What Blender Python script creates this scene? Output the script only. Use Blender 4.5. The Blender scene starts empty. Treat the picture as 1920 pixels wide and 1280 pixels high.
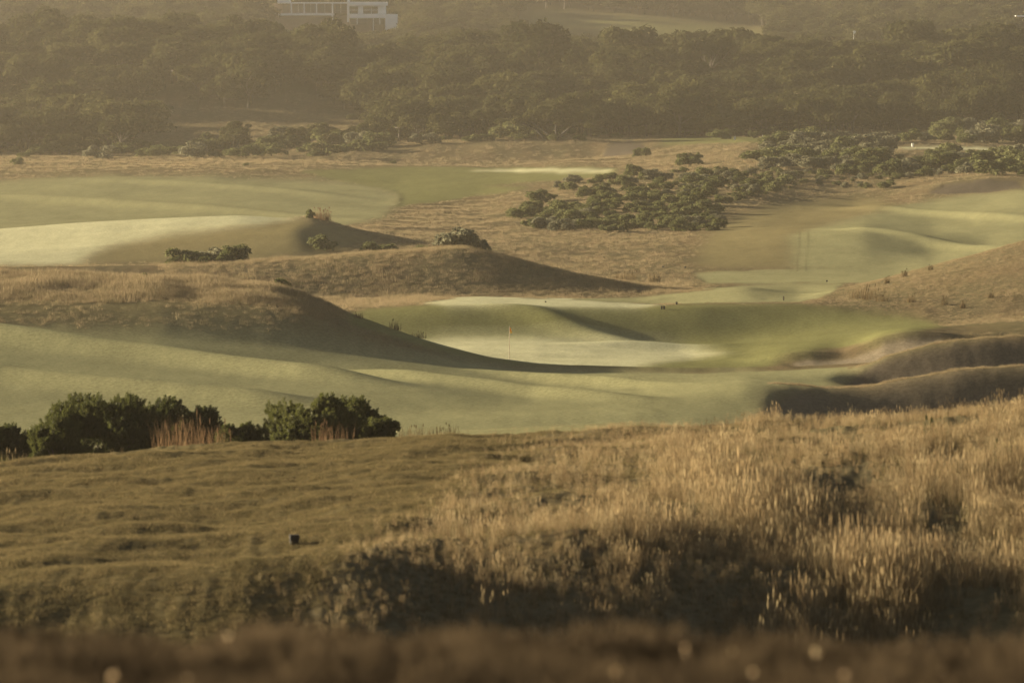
import bpy, math, random
import numpy as np
R = math.radians
scene = bpy.context.scene
rng = np.random.default_rng(7)
random.seed(7)

# ------------------------------------------------------------------ camera
F = 10667.0            # focal length in photo pixels (200 mm on 36 mm, 1920 px wide)
CZ = 24.0              # eye height above the datum
PITCH = math.atan((640 - 45) / F)
cam_d = bpy.data.cameras.new('camera')
cam = bpy.data.objects.new('camera', cam_d)
scene.collection.objects.link(cam)
cam.location = (0, 0, CZ)
cam.rotation_euler = (math.pi / 2 - PITCH, 0, 0)
cam_d.lens = 200.0
cam_d.sensor_width = 36.0
cam_d.clip_start = 0.3
cam_d.clip_end = 20000
cam_d.dof.use_dof = True
cam_d.dof.focus_distance = 420
cam_d.dof.aperture_fstop = 3.6
scene.camera = cam

# ------------------------------------------------------------------ sky, sun, exposure
SUN_AZ, SUN_EL = R(-72), R(11.5)     # azimuth from the view direction (+Y), negative = left
world = bpy.data.worlds.new('World')
scene.world = world
world.use_nodes = True
wn, wl = world.node_tree.nodes, world.node_tree.links
sky = wn.new('ShaderNodeTexSky')
sky.sky_type = 'NISHITA'
sky.sun_disc = False
sky.sun_elevation = SUN_EL
sky.sun_rotation = SUN_AZ
sky.dust_density = 0.8
sky.air_density = 0.3
sky.ozone_density = 0.6
warm = wn.new('ShaderNodeMix'); warm.data_type = 'RGBA'; warm.blend_type = 'MULTIPLY'
warm.inputs[0].default_value = 1.0; warm.inputs[7].default_value = (1.0, 0.88, 0.68, 1)     # warm white balance
wl.new(sky.outputs[0], warm.inputs[6])
wl.new(warm.outputs[2], wn['Background'].inputs['Color'])
wn['Background'].inputs['Strength'].default_value = 0.05
sun_d = bpy.data.lights.new('sun', 'SUN')
sun = bpy.data.objects.new('sun', sun_d)
scene.collection.objects.link(sun)
sun_d.energy = 5.0
sun_d.angle = R(0.6)
sun_d.color = (1.0, 0.83, 0.58)
sun.rotation_euler = (math.pi / 2 - SUN_EL, 0, math.pi - SUN_AZ)
vs = scene.view_settings
vs.view_transform = 'Standard'
vs.look = 'None'
vs.gamma = 1.0
vs.use_curve_mapping = False
vs.exposure = 2.2
scene.cycles.max_bounces = 5
scene.cycles.diffuse_bounces = 3
scene.cycles.transmission_bounces = 4
scene.cycles.volume_bounces = 1
scene.cycles.use_denoising = True

col = scene.collection

# ------------------------------------------------------------------ helpers
def tag(o, label=None, cat=None, group=None, kind=None):
    if label: o['label'] = label
    if cat: o['category'] = cat
    if group: o['group'] = group
    if kind: o['kind'] = kind
    return o

def mesh_obj(name, me, parent=None, mat=None):
    o = bpy.data.objects.new(name, me)
    if mat is not None and len(me.materials) == 0:
        me.materials.append(mat)
    col.objects.link(o)
    if parent is not None:
        o.parent = parent
    return o

def empty(name, loc, rz=0.0, s=1.0):
    o = bpy.data.objects.new(name, None)
    o.empty_display_size = 0.3
    col.objects.link(o)
    o.location = loc
    o.rotation_euler = (0, 0, rz)
    o.scale = (s, s, s) if not isinstance(s, (tuple, list)) else s
    return o

def new_mesh(name, verts, faces, smooth=False, colors=None):
    """verts (n,3), faces: int array (m,3|4) or list"""
    me = bpy.data.meshes.new(name)
    verts = np.asarray(verts, dtype=np.float32)
    if isinstance(faces, np.ndarray):
        n, k = faces.shape
        me.vertices.add(len(verts)); me.vertices.foreach_set('co', verts.ravel())
        me.loops.add(n * k); me.loops.foreach_set('vertex_index', faces.astype(np.int32).ravel())
        me.polygons.add(n)
        me.polygons.foreach_set('loop_start', np.arange(0, n * k, k, dtype=np.int32))
        me.polygons.foreach_set('use_smooth', np.full(n, smooth, dtype=bool))
        me.update(calc_edges=True)
    else:
        me.from_pydata([tuple(map(float, v)) for v in verts], [], faces)
        if smooth:
            for p in me.polygons: p.use_smooth = True
    if colors is not None:
        a = me.color_attributes.new('albedo', 'FLOAT_COLOR', 'POINT')
        c = np.ones((len(verts), 4), dtype=np.float32); c[:, :3] = colors
        a.data.foreach_set('color', c.ravel())
    return me

_perm = np.random.default_rng(3).integers(0, 2**31, 4096)
def _hash(ix, iy):
    return _perm[(_perm[(ix & 4095)] + iy) & 4095]
def noise2(x, y):
    """gradient noise about -1..1"""
    x = np.asarray(x, dtype=np.float64); y = np.asarray(y, dtype=np.float64)
    ix = np.floor(x).astype(np.int64); iy = np.floor(y).astype(np.int64)
    fx = x - ix; fy = y - iy
    sx = fx * fx * fx * (fx * (fx * 6 - 15) + 10); sy = fy * fy * fy * (fy * (fy * 6 - 15) + 10)
    def g(dx, dy):
        a = (_hash(ix + dx, iy + dy) % 6283) / 1000.0
        return np.cos(a) * (fx - dx) + np.sin(a) * (fy - dy)
    a = g(0, 0); b = g(1, 0); c = g(0, 1); d = g(1, 1)
    return 1.5 * ((a + (b - a) * sx) * (1 - sy) + (c + (d - c) * sx) * sy)

def gauss1(a, sig):
    """blur along the last axis, edge padded"""
    if sig < 0.3: return a
    r = int(3 * sig) + 1
    k = np.exp(-0.5 * (np.arange(-r, r + 1) / sig) ** 2); k /= k.sum()
    p = np.concatenate([np.repeat(a[..., :1], r, -1), a, np.repeat(a[..., -1:], r, -1)], -1)
    return np.apply_along_axis(lambda m: np.convolve(m, k, 'valid'), -1, p)

def zv(v, Y):      # height for photo row v at depth Y
    t = (640 - v) / F
    return CZ + Y * (-math.sin(PITCH) + math.cos(PITCH) * t) / (math.cos(PITCH) + math.sin(PITCH) * t)
def vz(z, Y):      # photo row of height z at depth Y
    q = (z - CZ) / Y
    t = (q * math.cos(PITCH) + math.sin(PITCH)) / (math.cos(PITCH) - q * math.sin(PITCH))
    return 640 - t * F
def hid(dz, Y):    # row for a height given below the eye
    return float(vz(CZ + dz, Y))

# ------------------------------------------------------------------ terrain: cross-sections of the land, near to far
# every line is a contour of the land followed from left to right: (column, row, distance in metres)
def C(Y, *pts):
    return [(p[0], p[1], p[2] if len(p) > 2 else Y) for p in pts]
RAILS = [
 C(1.5, (0, hid(-1.75, 1.5))),
 C(8, (0, hid(-1.85, 8))),
 C(20, (-400, 1272), (300, 1272), (700, 1274), (1200, 1276), (1500, 1282), (1920, 1286)),
 C(32, (0, hid(-4.8, 32))),
 C(60, (0, hid(-13.8, 60))),
 C(86, (0, hid(-13.4, 86)), (700, hid(-13.4, 86)), (1100, hid(-14.4, 86)), (1920, hid(-14.6, 86))),
 C(98, (-400, 1090), (0, 1085), (500, 1075), (700, 1060), (900, 1035, 99), (1100, 985, 100), (1400, 965, 101), (1920, 945, 101)),
 C(112, (-400, 985), (0, 965), (500, 945), (960, 915), (1300, 892), (1920, 872)),
 C(130, (-400, 905), (0, 878), (200, 860), (480, 839), (750, 831), (960, 825), (1150, 812), (1300, 816, 128), (1500, 812, 126), (1700, 804, 124), (1920, 792, 122), (2320, 770, 120)),
 C(148, (-400, 915), (0, 893), (200, 880), (480, 862), (700, 846), (960, 838), (1150, 825), (1300, 822), (1920, 815)),
 C(165, (-400, 905), (0, 892), (400, 864), (650, 834), (760, 818), (870, 807), (1000, 800), (1200, 791), (1300, 803), (1500, 820), (1920, 822)),
 C(205, (0, hid(-21.0, 205))),
 C(290, (-400, 830), (0, 815), (700, 812), (1000, 805), (1300, 800), (1450, 808), (1600, 830), (1920, 840)),
 C(302, (-400, 775), (0, 770), (300, 768), (600, 765), (800, 768), (1000, 766), (1200, 762), (1330, 764), (1440, 764, 303), (1500, 780, 305), (1550, 800, 307), (1620, 815, 308.5), (1680, 822, 309), (1920, 815, 309)),
 C(314, (-400, 694), (0, 712), (250, 716), (500, 722), (800, 728), (1000, 744), (1200, 738), (1330, 724), (1400, 716), (1470, 719), (1520, 724), (1580, 728), (1640, 723), (1720, 706), (1800, 693), (1920, 686), (2320, 678)),
 C(326, (-400, 650), (0, 662), (300, 676), (560, 697), (800, 706), (1000, 722), (1200, 718), (1400, 708), (1560, 712), (1610, 722, 328), (1650, 728, 328.5), (1720, 716, 328.5), (1800, 704, 328.5), (1920, 699, 328.5), (2320, 692, 328.5)),
 C(335, (-400, 622), (0, 626), (300, 634), (560, 657), (700, 672), (860, 690), (960, 699), (1100, 704), (1300, 703), (1500, 697, 334), (1580, 695, 332.5), (1620, 690, 332), (1665, 669, 332), (1740, 649, 332), (1795, 638, 332), (1850, 634, 332), (1920, 632, 332), (2320, 612, 332)),
 C(342, (-400, 568), (0, 570), (300, 569), (500, 576), (560, 588), (640, 612), (720, 637), (800, 660), (860, 676), (960, 692), (1100, 698), (1300, 700), (1500, 693), (1600, 686), (1700, 676), (1800, 655), (1920, 648)),
 C(356, (-400, 517), (0, 517), (150, 519), (300, 523), (400, 528), (500, 536), (560, 552), (640, 581, 354), (720, 611, 352), (800, 639, 350), (860, 656, 349), (920, 672, 348), (1000, 685, 347), (1100, 691, 347), (1200, 694, 347), (1300, 697, 347), (1500, 691, 347), (1600, 683, 347), (1700, 674, 347), (1800, 656, 347), (1920, 642, 347)),
 C(366, (-400, 620), (600, 660), (900, 688), (1000, 689), (1300, 691), (1400, 691), (1500, 690), (1600, 689), (1640, 684), (1700, 670), (1760, 658), (1800, 650), (1920, 634)),
 C(371, (-400, 640), (600, 665), (900, 680, 375), (1300, 684, 374), (1400, 685, 370), (1470, 676, 370.2), (1520, 672, 370.2), (1580, 674, 370.2), (1620, 661, 370.2), (1650, 646, 370.2), (1700, 637, 370.2), (1760, 637, 370.2), (1800, 638, 370.2), (1920, 628, 370.2)),
 C(384, (-400, 660), (900, 664), (1000, 664), (1150, 668), (1300, 674, 382), (1400, 676, 374), (1470, 664, 371), (1520, 659, 371), (1580, 661, 371), (1620, 648, 371), (1650, 632, 371), (1700, 622, 371), (1760, 623, 371), (1800, 628, 371), (1920, 622, 372)),
 C(412, (-400, 632), (800, 632), (1000, 632), (1150, 638), (1280, 647), (1400, 640), (1500, 628), (1600, 615), (1700, 606), (1800, 600), (1920, 592)),
 C(421, (-400, 592), (500, 590), (680, 583), (850, 571), (1000, 574), (1200, 578), (1300, 574), (1480, 572, 423), (1600, 572, 424), (1700, 568, 424), (1800, 560, 424), (1920, 545, 424)),
 C(447, (-400, 562), (680, 567), (800, 560), (900, 557), (1000, 559), (1100, 562), (1200, 566), (1250, 566), (1320, 560), (1400, 552), (1500, 556), (1600, 540), (1700, 520), (1800, 500), (1920, 477), (2320, 420)),
 C(457, (-400, 545), (480, 552), (680, 561), (800, 557), (1000, 557), (1100, 558), (1200, 557), (1300, 546), (1400, 537), (1480, 548), (1560, 548), (1640, 529), (1750, 499), (1850, 472), (1920, 453), (2320, 390)),
 C(470, (-400, 503), (0, 503), (300, 500), (480, 491), (600, 483), (700, 475), (800, 468), (860, 464), (910, 473), (960, 486), (1020, 502), (1100, 520), (1180, 534), (1270, 543), (1320, 543), (1400, 541), (1500, 548), (1600, 540), (1750, 512), (1920, 475), (2320, 410)),
 C(505, (-400, 518), (0, 516), (900, 516), (1050, 530), (1150, 538), (1300, 531), (1500, 529), (1700, 526), (1920, 512)),
 C(545, (-400, 505), (0, 492), (300, 491), (480, 490), (700, 500), (900, 505), (1200, 508), (1480, 506), (1680, 506), (1920, 490)),
 C(575, (-400, 480), (0, 466), (300, 447), (480, 432), (560, 427), (620, 442), (700, 460), (900, 480), (1100, 485), (1300, 480), (1480, 471), (1620, 470), (1750, 480), (1920, 466)),
 C(600, (-400, 452), (0, 431), (150, 419), (300, 411), (450, 406), (530, 411), (590, 405), (620, 417), (680, 438), (760, 452), (900, 461), (1100, 462), (1300, 458), (1420, 446), (1480, 440), (1620, 434), (1750, 446), (1850, 453), (1920, 448)),
 C(640, (-400, 455), (0, 439), (300, 429), (530, 426), (680, 429), (900, 441), (1100, 440), (1300, 438), (1420, 428), (1500, 425), (1620, 421), (1750, 430), (1920, 421)),
 C(690, (-400, 425), (0, 416), (400, 412), (700, 412), (900, 414), (1100, 408), (1300, 405), (1400, 406), (1500, 406), (1650, 396), (1750, 398), (1920, 386)),
 C(760, (-400, 384), (0, 378), (400, 376), (750, 382), (900, 385), (960, 376), (1100, 362), (1250, 350), (1400, 352), (1500, 373), (1600, 378), (1700, 367), (1780, 361), (1850, 360), (1920, 353)),
 C(772, (-400, 376), (0, 371), (400, 369), (750, 376), (900, 379), (960, 370), (1100, 356), (1250, 345), (1400, 347), (1500, 366), (1600, 370), (1700, 358), (1770, 343), (1850, 332), (1920, 334)),
 C(850, (-400, 342), (0, 338), (400, 334), (750, 346), (960, 338), (1100, 328), (1250, 315), (1400, 305), (1600, 310), (1700, 318), (1800, 322), (1920, 318)),
 C(930, (-400, 318), (0, 314), (400, 310), (750, 316), (960, 318), (1060, 305), (1100, 302), (1200, 303), (1400, 283), (1600, 288), (1920, 290)),
 C(1000, (-400, 300), (0, 298), (300, 300), (600, 296), (750, 306), (960, 304), (1100, 300), (1200, 285), (1400, 265), (1600, 272), (1700, 266), (1920, 274)),
 C(1040, (-400, 296), (0, 292), (400, 290), (700, 274), (960, 258), (1200, 263), (1400, 258), (1700, 258), (1920, 260)),
 C(1130, (-400, 262), (0, 258), (400, 248), (700, 246), (960, 245), (1200, 248), (1920, 238)),
 C(1250, (-400, 125), (0, 118), (300, 107), (520, 105), (700, 150), (830, 138), (1100, 142), (1500, 150), (1920, 122)),
 C(1400, (-400, 130), (0, 125), (300, 116), (520, 120), (700, 150), (1100, 150), (1500, 155), (1920, 130)),
 C(1650, (-400, 60), (0, 60), (500, 62), (760, 64), (1000, 78), (1500, 88), (1920, 62)),
 C(1800, (-400, 15), (0, 20), (600, 25), (1000, 34), (1200, 40), (1400, 56), (1920, 22)),
 C(2200, (0, -80)), C(2600, (0, -130)), C(3200, (0, -150)),
]
dense = np.arange(-1000, 2921, 4.0)
outer = 4.0 * np.cumsum(1.16 ** np.arange(1, 44))
UC = np.concatenate([(-1000 - outer)[::-1], dense, 2920 + outer])
NC = len(UC)
Yk = np.zeros((len(RAILS), NC)); Vk = np.zeros_like(Yk); Zk = np.zeros_like(Yk)
fine = np.arange(-1000, 2921, 4.0)
for i, r in enumerate(RAILS):
    us = [p[0] for p in r]
    vf = gauss1(np.interp(fine, us, [p[1] for p in r]), 3.2)
    yf = gauss1(np.interp(fine, us, [p[2] for p in r]), 3.2)
    Vk[i] = np.interp(UC, fine, vf); Yk[i] = np.interp(UC, fine, yf)
    Zk[i] = zv(Vk[i], Yk[i])

def rows(a, b, step): return np.arange(a, b, step)
YR = np.concatenate([rows(1.5, 14, 1.5), rows(14, 26, 0.3), rows(26, 86, 4), rows(86, 91, 0.7), rows(91, 136, 0.22), rows(136, 170, 1.0),
                     rows(170, 284, 8), rows(284, 378, 0.5), rows(378, 425, 0.7), rows(425, 475, 0.9), rows(475, 540, 3), rows(540, 610, 1.3), rows(610, 700, 3), rows(700, 790, 2), rows(790, 1060, 5),
                     rows(1060, 1400, 12), rows(1400, 2200, 25), rows(2200, 3201, 100)])
NR = len(YR)
# monotone cubic along depth, all columns at once
h = np.diff(Yk, axis=0); d = np.diff(Zk, axis=0) / h
m = np.zeros_like(Zk)
w1 = 2 * h[1:] + h[:-1]; w2 = h[1:] + 2 * h[:-1]
same = (d[1:] * d[:-1]) > 0
with np.errstate(divide='ignore', invalid='ignore'):
    hm = (w1 + w2) / (w1 / d[:-1] + w2 / d[1:])
m[1:-1] = np.where(same, hm, 0.0)
m[0] = d[0]; m[-1] = d[-1]
Z = np.zeros((NR, NC))
ci = np.arange(NC)
for r, Y in enumerate(YR):
    k = np.clip((Yk <= Y).sum(0) - 1, 0, len(RAILS) - 2)
    hh = h[k, ci]; t = np.clip((Y - Yk[k, ci]) / hh, 0, 1)
    t2, t3 = t * t, t * t * t
    Z[r] = (2*t3 - 3*t2 + 1) * Zk[k, ci] + (t3 - 2*t2 + t) * hh * m[k, ci] + (-2*t3 + 3*t2) * Zk[k+1, ci] + (t3 - t2) * hh * m[k+1, ci]
A = (UC - 960) / F
X = A[None, :] * YR[:, None]
YY = np.repeat(YR[:, None], NC, 1)
UU = np.repeat(UC[None, :], NR, 0)
VV = vz(Z, YY)

# ------------------------------------------------------------------ what grows where (map of the course)
wu = UU + 5 * noise2(X / 3.0, YY / 9.0) + 3 * noise2(X / 1.1 + 9, YY / 4.0)
wv = VV + 2.0 * noise2(X / 3.0 + 40, YY / 9.0)
def inside(poly, y0, y1, blur=1.0):
    px = np.array([p[0] for p in poly], float); py = np.array([p[1] for p in poly], float)
    r0, r1 = np.searchsorted(YR, y0), np.searchsorted(YR, y1)
    u, v = wu[r0:r1], wv[r0:r1]
    c = np.zeros(u.shape, bool); j = len(px) - 1
    for i in range(len(px)):
        cond = ((py[i] > v) != (py[j] > v)) & (u < (px[j] - px[i]) * (v - py[i]) / (py[j] - py[i] + 1e-9) + px[i])
        c ^= cond; j = i
    w = np.zeros((NR, NC)); w[r0:r1] = c
    if blur:
        s = w[max(0, r0 - 6):r1 + 6]
        s = gauss1(s, blur); s = gauss1(s.T, blur).T
        w[max(0, r0 - 6):r1 + 6] = s
    return w
ZONES = []   # (name, label, kind of turf, weight)
def zone(name, turf, poly, y0, y1, label, blur=1.2):
    ZONES.append((name, turf, inside(poly, y0, y1, blur), label))
zone('rough_bank', 'lush', [(640, 600), (680, 578), (850, 564), (1000, 566), (1200, 572), (1300, 568), (1480, 566), (1600, 580), (1720, 596), (1770, 612), (1640, 640), (1480, 668), (1420, 705), (640, 712)], 345, 424, 'green bank around the putting green', 3.0)
zone('fairway', 'fair', [(-6000, 605), (0, 605), (300, 598), (520, 606), (700, 646), (860, 670), (960, 690), (1100, 696), (1300, 700), (1500, 694), (1640, 684), (1600, 700), (1560, 724), (1500, 722), (1440, 728), (1430, 760), (1440, 900), (-6000, 900)], 270, 349, 'broad rolling fairway below the left dune', 5.0)
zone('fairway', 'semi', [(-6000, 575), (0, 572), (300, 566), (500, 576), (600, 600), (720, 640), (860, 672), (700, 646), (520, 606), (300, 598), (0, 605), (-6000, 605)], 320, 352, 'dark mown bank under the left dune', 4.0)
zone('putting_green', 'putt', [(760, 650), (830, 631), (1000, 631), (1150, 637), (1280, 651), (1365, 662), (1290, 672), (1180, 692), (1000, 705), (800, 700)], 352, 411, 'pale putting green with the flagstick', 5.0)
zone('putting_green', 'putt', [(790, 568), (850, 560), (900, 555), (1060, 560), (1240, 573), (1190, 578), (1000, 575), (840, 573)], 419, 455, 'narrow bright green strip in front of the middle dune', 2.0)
zone('fairway', 'fair', [(1060, 562), (1200, 556), (1300, 545), (1400, 535), (1500, 530), (1580, 532), (1560, 550), (1500, 566), (1300, 570), (1220, 570)], 425, 500, 'pale mown mound behind the green')
zone('fairway', 'fair', [(1300, 512), (1480, 504), (1690, 504), (1720, 520), (1640, 530), (1330, 532)], 474, 556, 'thin pale fairway strip beside the right hill')
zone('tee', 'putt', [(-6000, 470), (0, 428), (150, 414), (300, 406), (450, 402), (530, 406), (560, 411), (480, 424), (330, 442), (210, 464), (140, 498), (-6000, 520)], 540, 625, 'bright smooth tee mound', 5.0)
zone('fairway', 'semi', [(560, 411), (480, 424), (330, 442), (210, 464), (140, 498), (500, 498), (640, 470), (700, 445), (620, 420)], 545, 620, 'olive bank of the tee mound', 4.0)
zone('fairway', 'fair', [(-6000, 345), (0, 338), (180, 330), (450, 331), (640, 339), (720, 350), (752, 362), (745, 385), (715, 410), (600, 432), (-6000, 450)], 640, 890, 'far pale fairway on the left', 3.0)
zone('fairway', 'lush', [(752, 362), (640, 338), (560, 322), (760, 312), (1160, 314), (1150, 330), (900, 350), (1000, 352), (870, 372), (745, 388)], 700, 945, 'dark green mown ground beyond the left fairway')
zone('fairway', 'putt', [(850, 322), (1000, 316), (1150, 316), (1140, 322), (980, 323)], 820, 945, 'bright sliver of turf far off')
zone('fairway', 'fair', [(1474, 442), (1500, 432), (1600, 407), (1690, 385), (1800, 366), (1920, 356), (6000, 345), (6000, 500), (1920, 520), (1480, 503)], 500, 800, 'sweeping pale fairway on the right', 4.0)
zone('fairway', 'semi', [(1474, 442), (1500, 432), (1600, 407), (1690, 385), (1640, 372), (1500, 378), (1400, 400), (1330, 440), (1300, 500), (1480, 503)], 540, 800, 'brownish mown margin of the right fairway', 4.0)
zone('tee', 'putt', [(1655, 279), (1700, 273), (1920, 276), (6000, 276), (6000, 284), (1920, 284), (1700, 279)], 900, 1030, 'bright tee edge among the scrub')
zone('tee', 'lush', [(1240, 272), (1240, 257), (1420, 256), (1440, 268)], 960, 1060, 'small green tee at the wood edge')
zone('fairway', 'lush', [(980, 22), (1060, 28), (1200, 38), (1330, 48), (1430, 60), (1420, 72), (1300, 68), (1120, 60), (1000, 42)], 1640, 1990, 'far green fairway among the trees')
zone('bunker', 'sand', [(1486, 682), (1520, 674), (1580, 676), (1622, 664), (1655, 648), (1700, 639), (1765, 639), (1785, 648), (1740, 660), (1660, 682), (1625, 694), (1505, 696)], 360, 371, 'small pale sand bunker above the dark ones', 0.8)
zone('bunker', 'shaded_sand', [(1585, 726), (1612, 704), (1660, 678), (1742, 655), (1797, 644), (1920, 638), (6000, 620), (6000, 720), (1920, 712), (1800, 714), (1700, 735), (1640, 740)], 326, 332.2, 'large dark bunker face on the right', 0.8)
zone('bunker', 'shaded_sand', [(1390, 900), (1436, 772), (1475, 744), (1505, 732), (1530, 733), (1580, 737), (1645, 731), (1725, 713), (1800, 700), (1920, 693), (6000, 690), (6000, 900)], 300, 314.2, 'lower dark bunker face behind the golden grass', 2.0)
zone('bunker', 'shaded_sand', [(1740, 362), (1775, 345), (1850, 334), (1905, 338), (1915, 352), (1850, 362)], 756, 774, 'far sand bunker at the right fairway', 0.6)
zone('bunker', 'shaded_sand', [(1130, 300), (1140, 270), (1180, 262), (1210, 275), (1200, 292)], 1000, 1042, 'shaded far bunker at the wood edge', 0.6)
W_NEAR = inside([(-6000, 700), (1010, 700), (1015, 830), (940, 890), (850, 960), (750, 1010), (640, 1085), (560, 1150), (440, 1300), (300, 2500), (-6000, 2500)], 86, 136, 2.5)
W_SOFT = gauss1(gauss1(W_NEAR, 22).T, 10).T
second = inside([(640, 860), (760, 800), (1250, 780), (1250, 840), (1000, 860)], 140, 172, 2.0)

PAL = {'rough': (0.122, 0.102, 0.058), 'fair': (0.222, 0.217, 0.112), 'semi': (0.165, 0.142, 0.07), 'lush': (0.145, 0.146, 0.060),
       'putt': (0.43, 0.42, 0.255), 'sand': (0.20, 0.168, 0.115), 'shaded_sand': (0.098, 0.082, 0.06), 'mown': (0.105, 0.086, 0.043), 'floor': (0.075, 0.066, 0.032)}  # dark bunker tone is sand with the shade put into its colour
PAL = {k: np.array(v) for k, v in PAL.items()}
n_big = noise2(X / 14, YY / 40); n_mid = noise2(X / 3.5 + 70, YY / 12); n_sm = noise2(X / 0.9 + 5, YY / 3.0)
ALB = np.repeat(PAL['rough'][None, None, :], NR, 0).repeat(NC, 1)
redd = np.clip(0.5 + 0.9 * n_mid + 0.5 * n_big, 0, 1)[..., None]
ALB = ALB * (1 - 0.45 * redd) + np.array([0.125, 0.084, 0.046]) * 0.45 * redd
grn = np.clip(0.25 + 0.9 * noise2(X / 6 + 11, YY / 20), 0, 1)[..., None]
ALB = ALB * (1 - 0.45 * grn) + np.array([0.092, 0.086, 0.042]) * 0.45 * grn
w = W_NEAR[..., None]; ALB = ALB * (1 - w) + PAL['mown'] * w
w = second[..., None]; ALB = ALB * (1 - w) + PAL['fair'] * w
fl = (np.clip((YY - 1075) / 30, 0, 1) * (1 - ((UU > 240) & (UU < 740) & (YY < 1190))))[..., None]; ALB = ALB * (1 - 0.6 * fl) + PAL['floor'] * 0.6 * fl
MOW = np.maximum(W_NEAR, second)
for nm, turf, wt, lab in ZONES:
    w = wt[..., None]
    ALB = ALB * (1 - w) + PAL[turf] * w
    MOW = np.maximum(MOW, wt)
# wheel tracks on the right fairways
for u0, u1, va, vb, ya, yb in [(1496, 1500, 505, 445, 540, 610), (1512, 1517, 505, 443, 540, 610)]:
    uc = np.interp(VV, [vb, va], [u0 + 4, u0])
    tr = np.exp(-((UU - uc) / 2.2) ** 2) * ((YY > ya) & (YY < yb))
    ALB *= (1 - 0.22 * tr[..., None])
ALB *= (1 + 0.10 * n_sm + 0.10 * n_mid)[..., None]
ALB = np.clip(ALB, 0.01, 0.9)

# ------------------------------------------------------------------ small relief of the ground
near = ((YY > 84) & (YY < 140)).astype(float)
mid = ((YY >= 270) & (YY < 640)).astype(float)
far = (YY >= 640).astype(float)
rg = 1 - MOW
edge_n = np.clip((YY - 86) / 4, 0, 1) * np.clip((1990 - np.abs(UU - 960)) / 100, 0, 1)
Z += near * edge_n * (0.17 * noise2(X / 3.2, YY / 3.0) + 0.075 * noise2(X / 1.3 + 3, YY / 1.3) + 0.025 * noise2(X / 0.22 + 3, YY / 0.9) + 0.10 * rg * noise2(X / 2.2 + 8, YY / 3.5))
Z += mid * ((0.3 + 0.7 * MOW) * 0.13 * noise2(X / 30, YY / 6.5) + MOW * 0.018 * noise2(X / 12.0 + 31, YY / 2.6) + 0.003 * noise2(X / 0.9, YY / 2.2) + rg * (0.045 * noise2(X / 3.1 + 13, YY / 4.0) + 0.04 * noise2(X / 1.0 + 13, YY / 1.6)))
Z += far * (0.25 * noise2(X / 24, YY / 40) + 0.06 * noise2(X / 7, YY / 16) + rg * 0.25 * noise2(X / 6 + 5, YY / 9))

SAND_W = np.zeros((NR, NC))
for nm, turf, wt, lab in ZONES:
    if turf in ('shaded_sand', 'sand') and lab[:3] != 'far' and lab[:6] != 'shaded': SAND_W = np.maximum(SAND_W, wt)
Z += SAND_W * (0.03 * noise2(X / 1.6, YY / 2.0) + 0.02 * noise2(X / 0.6 + 4, YY / 0.8))
# the shoulder that parts the mown slope from the hollow of tall grass
xc = (np.interp(YY, [88, 96, 104, 114, 124], [470, 560, 740, 930, 1030]) - 960) / F * YY
q = X - xc
Z += np.interp(YY, [86, 90, 104, 112, 122], [0.1, 0.22, 0.22, 0.16, 0.0]) * np.exp(-(q / np.where(q < 0, 3.2, 2.6)) ** 2) * near
Z -= np.interp(YY, [88, 93, 101, 107, 113], [0.5, 1.3, 1.25, 0.7, 0]) * (lambda t_: t_ * t_ * (3 - 2 * t_))(np.clip(q / 11, 0, 1)) * near
def roll(amp, wid, pts):      # a soft swell running across the mown land
    us = [p[0] for p in pts]; yc = np.interp(UU, us, [p[1] for p in pts])
    win = np.clip((UU - us[0]) / 220, 0, 1) * np.clip((us[-1] - UU) / 260, 0, 1)
    q = (YY - yc) / wid
    return amp * win * win * (3 - 2 * win) * np.exp(-q * q)
Z += roll(0.90, 2.6, [(-6000, 338), (-100, 336), (0, 333), (300, 326.5), (560, 319.5), (820, 314)])
Z += roll(0.65, 2.3, [(-6000, 320), (-300, 320), (0, 315), (330, 308), (700, 302)])
Z += roll(0.60, 2.2, [(560, 328), (800, 321), (1050, 313), (1300, 306)])
Z += roll(0.50, 2.0, [(850, 336), (1050, 329), (1230, 322), (1400, 316)])
Z += roll(0.25, 2.4, [(900, 345), (1100, 345), (1500, 345), (1660, 345)])
Z += roll(0.60, 2.4, [(850, 423), (1000, 418), (1150, 412), (1300, 406)])
Z += roll(0.40, 2.4, [(1000, 402), (1180, 404), (1300, 404), (1480, 404)])
Z += roll(0.45, 5, [(1480, 625), (1650, 604), (1850, 580), (2100, 556)])
Z += roll(0.55, 7, [(1480, 725), (1650, 700), (1850, 665), (2100, 625)])
Z += roll(0.55, 8, [(-300, 800), (0, 770), (300, 735), (700, 690)])
Z += roll(0.5, 8, [(100, 850), (400, 815), (760, 770)])
Z += roll(0.40, 8, [(-6000, 760), (0, 760), (400, 745), (760, 740)])

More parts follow.
